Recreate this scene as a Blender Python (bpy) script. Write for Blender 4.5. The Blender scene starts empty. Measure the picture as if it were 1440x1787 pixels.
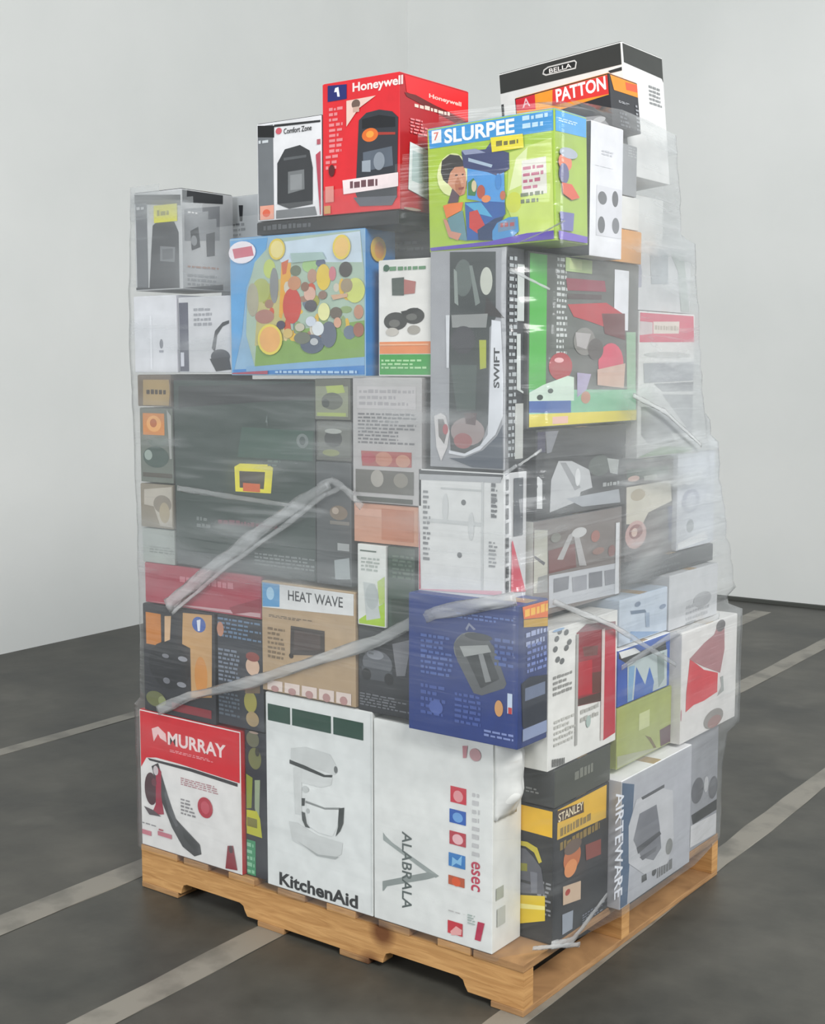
import bpy, bmesh, math, random
from mathutils import Vector, Matrix, noise

C = bpy.context.scene.collection
sc = bpy.context.scene

# ------------------------------------------------------------------ camera, light, exposure
FPX, CX, CY, CZ, YAW, PITCH = (2299.48943, 1.43935, -2.32477, 1.40652, 0.64238, -0.1098)
cd = bpy.data.cameras.new('camera')
cam = bpy.data.objects.new('camera', cd); C.objects.link(cam)
cd.sensor_fit = 'HORIZONTAL'; cd.sensor_width = 36.0; cd.lens = FPX / 1440 * 36.0
cd.clip_start = .05; cd.clip_end = 100
cam.location = (CX, CY, CZ); cam.rotation_euler = (math.pi / 2 + PITCH, 0, YAW)
sc.camera = cam
sc.view_settings.view_transform = 'Standard'; sc.view_settings.look = 'None'
sc.view_settings.gamma = 1.0; sc.view_settings.use_curve_mapping = False
sc.view_settings.exposure = -0.03

world = bpy.data.worlds.new('warehouse_air'); sc.world = world; world.use_nodes = True
bg = world.node_tree.nodes['Background']; bg.inputs[0].default_value = (.80, .87, .90, 1); bg.inputs[1].default_value = .42

def area(name, loc, target, size, power, col=(1, 1, 1)):
    l = bpy.data.lights.new(name, 'AREA'); l.shape = 'RECTANGLE'; l.size, l.size_y = size; l.energy = power; l.color = col
    o = bpy.data.objects.new(name, l); C.objects.link(o); o.location = loc
    o.rotation_euler = (Vector(target) - Vector(loc)).to_track_quat('-Z', 'Y').to_euler()
    return o
area('ceiling_light_bank', (4.0, -2.3, 4.6), (-.8, .9, .8), (2.6, 1.8), 370, (1, .985, .96))
area('front_left_fill', (-1.6, -6.6, 1.7), (-4.1, 2.6, .6), (4.0, 2.6), 220, (.96, .985, 1))  # added fill with no door behind it, lifts the lower left wall
area('left_wall_fill', (3.6, 3.6, 2.2), (-4.2, 2.2, .5), (2.0, 1.4), 62, (.97, .99, 1))  # added fill from behind the stack to brighten the left wall
area('back_wall_fill', (4.2, .8, 3.4), (1.2, 5.1, .7), (2.4, 1.6), 62, (.97, .99, 1))  # unseen fill added to brighten the back wall

# ------------------------------------------------------------------ materials
def lin(h):
    return tuple(((int(h[i:i+2], 16) / 255) / 12.92 if int(h[i:i+2], 16) / 255 <= .04045 else ((int(h[i:i+2], 16) / 255 + .055) / 1.055) ** 2.4) for i in (0, 2, 4)) + (1,)

MATS = {}
def nodes_of(m):
    m.use_nodes = True; nt = m.node_tree
    return nt, nt.nodes, nt.links, nt.nodes['Principled BSDF']

def print_mat(h, rough=.42):
    """printed cardboard of one ink colour with a little mottling"""
    k = (h, rough)
    if k in MATS: return MATS[k]
    m = bpy.data.materials.new('printed_card_' + h)
    nt, N, Lk, p = nodes_of(m)
    tc = N.new('ShaderNodeTexCoord'); nz = N.new('ShaderNodeTexNoise'); nz.inputs['Scale'].default_value = 23; nz.inputs['Detail'].default_value = 3
    hs = N.new('ShaderNodeHueSaturation'); mr = N.new('ShaderNodeMapRange')
    mr.inputs[1].default_value = .3; mr.inputs[2].default_value = .7; mr.inputs[3].default_value = .93; mr.inputs[4].default_value = 1.05
    Lk.new(tc.outputs['Object'], nz.inputs['Vector']); Lk.new(nz.outputs[0], mr.inputs[0]); Lk.new(mr.outputs[0], hs.inputs['Value'])
    hs.inputs['Color'].default_value = lin(h); Lk.new(hs.outputs[0], p.inputs['Base Color'])
    p.inputs['Roughness'].default_value = rough; p.inputs['Specular IOR Level'].default_value = .35
    MATS[k] = m
    return m

def wood_mat(name, c1, c2, knot):
    m = bpy.data.materials.new(name); nt, N, Lk, p = nodes_of(m)
    tc = N.new('ShaderNodeTexCoord'); mp = N.new('ShaderNodeMapping'); mp.inputs['Scale'].default_value = (3, 3, 30)
    nz = N.new('ShaderNodeTexNoise'); nz.inputs['Scale'].default_value = 2.2; nz.inputs['Detail'].default_value = 5; nz.inputs['Distortion'].default_value = 1.2
    cr = N.new('ShaderNodeValToRGB'); cr.color_ramp.elements[0].position = .32; cr.color_ramp.elements[0].color = lin(c1)
    cr.color_ramp.elements[1].position = .66; cr.color_ramp.elements[1].color = lin(c2)
    vo = N.new('ShaderNodeTexVoronoi'); vo.inputs['Scale'].default_value = 4.2
    kr = N.new('ShaderNodeValToRGB'); kr.color_ramp.elements[0].position = .10; kr.color_ramp.elements[0].color = (1, 1, 1, 1)
    kr.color_ramp.elements[1].position = .20; kr.color_ramp.elements[1].color = (0, 0, 0, 1)
    mx = N.new('ShaderNodeMixRGB'); mx.inputs[2].default_value = lin(knot)
    Lk.new(tc.outputs['Object'], mp.inputs[0]); Lk.new(mp.outputs[0], nz.inputs['Vector']); Lk.new(nz.outputs[0], cr.inputs[0])
    Lk.new(tc.outputs['Object'], vo.inputs['Vector']); Lk.new(vo.outputs['Distance'], kr.inputs[0])
    Lk.new(kr.outputs[0], mx.inputs[0]); Lk.new(cr.outputs[0], mx.inputs[1]); Lk.new(mx.outputs[0], p.inputs['Base Color'])
    b = N.new('ShaderNodeBump'); b.inputs['Strength'].default_value = .35; b.inputs['Distance'].default_value = .004
    Lk.new(nz.outputs[0], b.inputs['Height']); Lk.new(b.outputs[0], p.inputs['Normal']); p.inputs['Roughness'].default_value = .8
    return m

# ------------------------------------------------------------------ mesh helpers
def link_mesh(name, bm, mats, parent=None, loc=(0, 0, 0)):
    me = bpy.data.meshes.new(name); bm.to_mesh(me); bm.free()
    for m in (mats if isinstance(mats, (list, tuple)) else [mats]): me.materials.append(m)
    o = bpy.data.objects.new(name, me); C.objects.link(o); o.location = loc
    if parent: o.parent = parent
    return o

def add_box(bm, x0, x1, y0, y1, z0, z1, bevel=0, mat=0):
    r = bmesh.ops.create_cube(bm, size=1)
    for v in r['verts']:
        v.co = Vector(((x0 + x1) / 2 + v.co.x * (x1 - x0), (y0 + y1) / 2 + v.co.y * (y1 - y0), (z0 + z1) / 2 + v.co.z * (z1 - z0)))
    fs = {f for v in r['verts'] for f in v.link_faces}
    for f in fs: f.material_index = mat
    if bevel:
        es = list({e for v in r['verts'] for e in v.link_edges})
        bmesh.ops.bevel(bm, geom=es, offset=bevel, segments=2, affect='EDGES', profile=.6)

def prism_xz(bm, pts, y0, y1):
    a = [bm.verts.new((x, y0, z)) for x, z in pts]; b = [bm.verts.new((x, y1, z)) for x, z in pts]
    bm.faces.new(a); bm.faces.new(b[::-1]); n = len(pts)
    for i in range(n): bm.faces.new((a[i], b[i], b[(i+1) % n], a[(i+1) % n]))
    bmesh.ops.recalc_face_normals(bm, faces=bm.faces)

def tag(o, label=None, cat=None, group=None, kind=None):
    if label: o['label'] = label
    if cat: o['category'] = cat
    if group: o['group'] = group
    if kind: o['kind'] = kind
    return o

# ------------------------------------------------------------------ the room
def floor_mat():
    m = bpy.data.materials.new('worn_asphalt'); nt, N, Lk, p = nodes_of(m)
    tc = N.new('ShaderNodeTexCoord')
    n1 = N.new('ShaderNodeTexNoise'); n1.inputs['Scale'].default_value = 1.6; n1.inputs['Detail'].default_value = 6; n1.inputs['Roughness'].default_value = .6
    n2 = N.new('ShaderNodeTexNoise'); n2.inputs['Scale'].default_value = 9; n2.inputs['Detail'].default_value = 6
    cr = N.new('ShaderNodeValToRGB'); e = cr.color_ramp.elements; e[0].position = .36; e[0].color = lin('373733'); e[1].position = .66; e[1].color = lin('5a5851')
    mx = N.new('ShaderNodeMixRGB'); mx.blend_type = 'OVERLAY'; mx.inputs[0].default_value = .30
    n3 = N.new('ShaderNodeTexNoise'); n3.inputs['Scale'].default_value = 3.3; n3.inputs['Detail'].default_value = 3
    st = N.new('ShaderNodeValToRGB'); st.color_ramp.elements[0].position = .62; st.color_ramp.elements[0].color = (0, 0, 0, 1); st.color_ramp.elements[1].position = .74; st.color_ramp.elements[1].color = (1, 1, 1, 1)
    m2 = N.new('ShaderNodeMixRGB'); m2.inputs[2].default_value = lin('66645d')
    ml = N.new('ShaderNodeMath'); ml.operation = 'MULTIPLY'; ml.inputs[1].default_value = .5
    for n in (n1, n2, n3): Lk.new(tc.outputs['Object'], n.inputs['Vector'])
    Lk.new(n1.outputs[0], cr.inputs[0]); Lk.new(cr.outputs[0], mx.inputs[1]); Lk.new(n2.outputs[0], mx.inputs[2])
    Lk.new(n3.outputs[0], st.inputs[0]); Lk.new(st.outputs[0], ml.inputs[0]); Lk.new(ml.outputs[0], m2.inputs[0]); Lk.new(mx.outputs[0], m2.inputs[1])
    Lk.new(m2.outputs[0], p.inputs['Base Color'])
    rr = N.new('ShaderNodeMapRange'); rr.inputs[3].default_value = .38; rr.inputs[4].default_value = .55; Lk.new(n1.outputs[0], rr.inputs[0]); Lk.new(rr.outputs[0], p.inputs['Roughness'])
    b = N.new('ShaderNodeBump'); b.inputs['Strength'].default_value = .12; b.inputs['Distance'].default_value = .01; Lk.new(n2.outputs[0], b.inputs['Height']); Lk.new(b.outputs[0], p.inputs['Normal'])
    p.inputs['Specular IOR Level'].default_value = .4
    return m

def wall_mat():
    m = bpy.data.materials.new('painted_concrete_wall'); nt, N, Lk, p = nodes_of(m)
    tc = N.new('ShaderNodeTexCoord'); n1 = N.new('ShaderNodeTexNoise'); n1.inputs['Scale'].default_value = .9; n1.inputs['Detail'].default_value = 4
    cr = N.new('ShaderNodeValToRGB'); e = cr.color_ramp.elements; e[0].position = .3; e[0].color = lin('dcdedc'); e[1].position = .7; e[1].color = lin('e6e7e5')
    n2 = N.new('ShaderNodeTexNoise'); n2.inputs['Scale'].default_value = 14; n2.inputs['Detail'].default_value = 5
    b = N.new('ShaderNodeBump'); b.inputs['Strength'].default_value = .08; b.inputs['Distance'].default_value = .01
    Lk.new(tc.outputs['Object'], n1.inputs['Vector']); Lk.new(tc.outputs['Object'], n2.inputs['Vector']); Lk.new(n1.outputs[0], cr.inputs[0]); Lk.new(cr.outputs[0], p.inputs['Base Color'])
    Lk.new(n2.outputs[0], b.inputs['Height']); Lk.new(b.outputs[0], p.inputs['Normal']); p.inputs['Roughness'].default_value = .7
    return m

bm = bmesh.new(); add_box(bm, -9, 8, -6, 9, -.2, 0)
tag(link_mesh('floor', bm, floor_mat()), 'dark grey worn floor with painted parking lines', kind='structure')
WM = wall_mat()
COR = Vector((-4.146, 5.085, 0)); ROT = math.radians(2.45)
bm = bmesh.new(); add_box(bm, -.2, 0, -10.5, 0, 0, 5.6)
o = link_mesh('wall_left', bm, WM, loc=COR); o.rotation_euler.z = ROT; tag(o, kind='structure', label='plain white painted wall on the left')
bm = bmesh.new(); add_box(bm, -.2, 11, 0, .2, 0, 5.6)
o = link_mesh('wall_back', bm, WM, loc=COR); o.rotation_euler.z = ROT; tag(o, kind='structure', label='plain white painted wall behind the pallet')
gm = bpy.data.materials.new('dark_wall_joint'); nt, N, Lk, p = nodes_of(gm); p.inputs['Base Color'].default_value = lin('4a4c48'); p.inputs['Roughness'].default_value = .9
bm = bmesh.new(); add_box(bm, 0, 11, -.035, 0, 0, .018)
o = link_mesh('baseboard_back', bm, gm, loc=COR + Vector((0, -.001, 0))); o.rotation_euler.z = ROT; tag(o, kind='structure')

def line_mat():
    m = bpy.data.materials.new('worn_line_paint'); nt, N, Lk, p = nodes_of(m)
    tc = N.new('ShaderNodeTexCoord'); n1 = N.new('ShaderNodeTexNoise'); n1.inputs['Scale'].default_value = 7; n1.inputs['Detail'].default_value = 6
    cr = N.new('ShaderNodeValToRGB'); e = cr.color_ramp.elements; e[0].position = .34; e[0].color = lin('6a675f'); e[1].position = .52; e[1].color = lin('89847a')
    Lk.new(tc.outputs['Object'], n1.inputs['Vector']); Lk.new(n1.outputs[0], cr.inputs[0]); Lk.new(cr.outputs[0], p.inputs['Base Color']); p.inputs['Roughness'].default_value = .42
    return m
LM = line_mat()
for i, (x, w, y0, y1) in enumerate(((-1.325, .10, -5, 4.9), (-.745, .085, -5, 4.9), (-.02, .075, -5, 4.9), (-2.58, .07, -5, 4.9), (1.35, .09, -5, 5.0))):
    bm = bmesh.new(); random.seed(i); n = 60
    rows = []
    for k in range(n + 1):
        y = y0 + (y1 - y0) * k / n
        rows.append([bm.verts.new((s * (w / 2 + random.uniform(-.004, .004)), y, zz)) for s, zz in ((-1, .0002), (-1, .0012), (1, .0012), (1, .0002))])
    for a, b in zip(rows, rows[1:]):
        for j in range(3): bm.faces.new((a[j], a[j+1], b[j+1], b[j]))
    bmesh.ops.recalc_face_normals(bm, faces=bm.faces)
    o = link_mesh('trim_%d' % (i + 1), bm, LM, loc=(x, 0, 0)); o.rotation_euler.z = math.radians(1.3); tag(o, kind='structure')

# ------------------------------------------------------------------ the pallet
WD = wood_mat('pine_board', 'ad7e4a', 'c99a62', '6e4220'); WD2 = wood_mat('aged_pine_board', '8c6844', 'b0875a', '5e3c22')
pal = bpy.data.objects.new('wooden_pallet', None); C.objects.link(pal); pal.location = (-.61, .508, 0)
tag(pal, 'wooden stringer pallet of pale pine under the wrapped stack of cartons', 'pallet')
def PL(name, f, m):
    bm = bmesh.new(); f(bm); return link_mesh(name, bm, m, pal, (.61, -.508, 0))
def stringer(y0, y1):
    def f(bm):
        zb, zt, nh = .016, .101, .030
        pts = [(-1.22, zb)]
        for a, b in ((-1.065, -.835), (-.385, -.155)):
            r = .018
            pts += [(a - .004, zb), (a, zb + nh - r), (a + r * .3, zb + nh - r * .3), (a + r, zb + nh), (b - r, zb + nh), (b - r * .3, zb + nh - r * .3), (b, zb + nh - r), (b + .008, zb)]
        pts += [(0, zb), (0, zt), (-1.22, zt)]
        prism_xz(bm, pts, y0, y1)
    return f
for y0, y1 in ((0.002, .040), (.450, .490), (.976, 1.014)): PL('stringer', stringer(y0, y1), WD)
xs = [(-1.22, -1.08), (-1.055, -.965), (-.89, -.80), (-.72, -.63), (-.56, -.47), (-.40, -.31), (-.23, -.14), (-.132, 0)]
for i, (a, b) in enumerate(xs): PL('deck_board', lambda bm: add_box(bm, a, b, 0, 1.016, .1015, .1195, .002), WD2 if i % 2 else WD)
for a, b in ((-1.22, -1.08), (-.79, -.70), (-.52, -.43), (-.085, 0)): PL('bottom_board', lambda bm: add_box(bm, a, b, 0, 1.016, .001, .0155, .002), WD2)

# ------------------------------------------------------------------ cartons
TXT = {}
BOLD = ('SLURPEE', 'PATTON', 'KitchenAid', 'MURRAY', 'Honeywell', 'SWIFT')
def glyphs(s):
    if s in TXT: return TXT[s]
    cu = bpy.data.curves.new('t', 'FONT'); cu.body = s; cu.offset = .03 if s in BOLD else .012; cu.resolution_u = 3
    o = bpy.data.objects.new('t', cu); C.objects.link(o)
    dg = bpy.context.evaluated_depsgraph_get(); me = o.evaluated_get(dg).to_mesh()
    vs = [(v.co.x, v.co.y) for v in me.vertices]; fs = [tuple(p.vertices) for p in me.polygons]
    o.evaluated_get(dg).to_mesh_clear(); bpy.data.objects.remove(o); bpy.data.curves.remove(cu)
    x0, x1 = min(v[0] for v in vs), max(v[0] for v in vs); y0, y1 = min(v[1] for v in vs), max(v[1] for v in vs)
    TXT[s] = ([((x - (x0 + x1) / 2) / (x1 - x0), (y - (y0 + y1) / 2) / (y1 - y0)) for x, y in vs], fs)
    return TXT[s]

TAPE = bpy.data.materials.new('packing_tape'); _n, _N, _L, _p = nodes_of(TAPE); _p.inputs['Base Color'].default_value = lin('b59a70'); _p.inputs['Roughness'].default_value = .25

def make_box(name, label, dims, cols, parts, lean=0):
    x0, x1, y0, y1, z0, z1 = dims
    cx, cy = (x0 + x1) / 2, (y0 + y1) / 2
    w, d, h = x1 - x0, y1 - y0, z1 - z0
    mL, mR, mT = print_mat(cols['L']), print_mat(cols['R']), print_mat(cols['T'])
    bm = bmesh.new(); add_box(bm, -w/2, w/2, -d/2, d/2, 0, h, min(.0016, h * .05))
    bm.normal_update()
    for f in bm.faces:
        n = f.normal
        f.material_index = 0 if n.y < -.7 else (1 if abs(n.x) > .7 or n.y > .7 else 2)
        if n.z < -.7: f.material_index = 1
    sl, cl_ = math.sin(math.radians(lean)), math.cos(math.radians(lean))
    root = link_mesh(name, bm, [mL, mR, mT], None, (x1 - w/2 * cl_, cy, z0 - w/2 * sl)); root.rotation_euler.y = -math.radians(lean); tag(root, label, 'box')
    # the two top flaps meet in a taped seam
    if min(w, d) > .09:
        for s in (-1, 1):
            bm = bmesh.new(); a, b = (.0015, d/2 - .002) if s > 0 else (-d/2 + .002, -.0015)
            add_box(bm, -w/2 + .002, w/2 - .002, a, b, h, h + .0012)
            link_mesh('top_flap', bm, mT, root)
        bm = bmesh.new(); add_box(bm, -w/2 + .003, w/2 - .003, -.022, .022, h + .0013, h + .0017); link_mesh('packing_tape', bm, TAPE, root)
    k = 0
    seen = {}
    for part, items in parts:
        bm, mats = seen.setdefault(part, (bmesh.new(), []))
        for it in items:
            k += 1; off = .0005 + .00007 * k
            kind, face, col = it[0], it[1], it[-1]
            if kind == 'c': cols_ = it[-1]
            def pt(u, v, e=0):
                return (-w/2 + u, -d/2 - off - e, v) if face == 'L' else (w/2 + off + e, -d/2 + u, v)
            def mi(c):
                m = print_mat(c)
                if m not in mats: mats.append(m)
                return mats.index(m)
            def poly(ps, c, e=0):
                try: f = bm.faces.new([bm.verts.new(pt(u, v, e)) for u, v in ps])
                except ValueError: return
                f.normal_update(); f.material_index = mi(c)
                if (face == 'L' and f.normal.y > 0) or (face == 'R' and f.normal.x < 0): f.normal_flip()
            def ell(cu, cv, ru, rv, c, e=0, n=20):
                poly([(cu + ru * math.cos(2*math.pi*i/n), cv + rv * math.sin(2*math.pi*i/n)) for i in range(n)], c, e)
            if kind == 'p': poly(it[2], col)
            elif kind == 'e': ell(it[2], it[3], it[4], it[5], col)
            elif kind == 'l':
                u0, v0, u1, v1, n = it[2:7]; rnd = random.Random(int(u0 * 7919 + v0 * 3571)); rh = (v1 - v0) / n
                for r in range(n):
                    v = v1 - rh * (r + .75); u = u0; end = u1 - (u1 - u0) * rnd.choice((0, 0, .1, .3))
                    while u < end - .002:
                        l = min(rnd.uniform(.006, .02), end - u); hh = rh * rnd.uniform(.42, .6)
                        poly([(u, v), (u + l, v), (u + l, v + hh), (u, v + hh)], col); u += l + rnd.uniform(.003, .005)
            elif kind == 'c':
                u0, v0, u1, v1, spec = it[2:7]; n, rx, mn, mxr = spec[0], spec[1], spec[2], spec[3]; rnd = random.Random(rx)
                for i in range(n):
                    ru, rv = rnd.uniform(.006, .020), rnd.uniform(.006, .024)
                    ell(rnd.uniform(u0 + ru, u1 - ru), rnd.uniform(v0 + rv, v1 - rv), ru, rv, rnd.choice(cols_), i * .00001, 9)
            elif kind == 't':
                s, cu, cv, tw, th, rot = it[2:8]; vs, fs = glyphs(s); m = mi(col); nv = []
                for a, b in vs:
                    a *= tw; b *= th
                    if rot == -1: a, b = b, -a
                    elif rot == 1: a, b = -b, a
                    nv.append(bm.verts.new(pt(cu + a, cv + b)))
                for f in fs:
                    try: ff = bm.faces.new([nv[i] for i in f])
                    except ValueError: continue
                    ff.material_index = m
    for part, (bm, mats) in seen.items():
        if len(bm.faces): link_mesh(part, bm, mats, root)
        else: bm.free()
    return root

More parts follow.
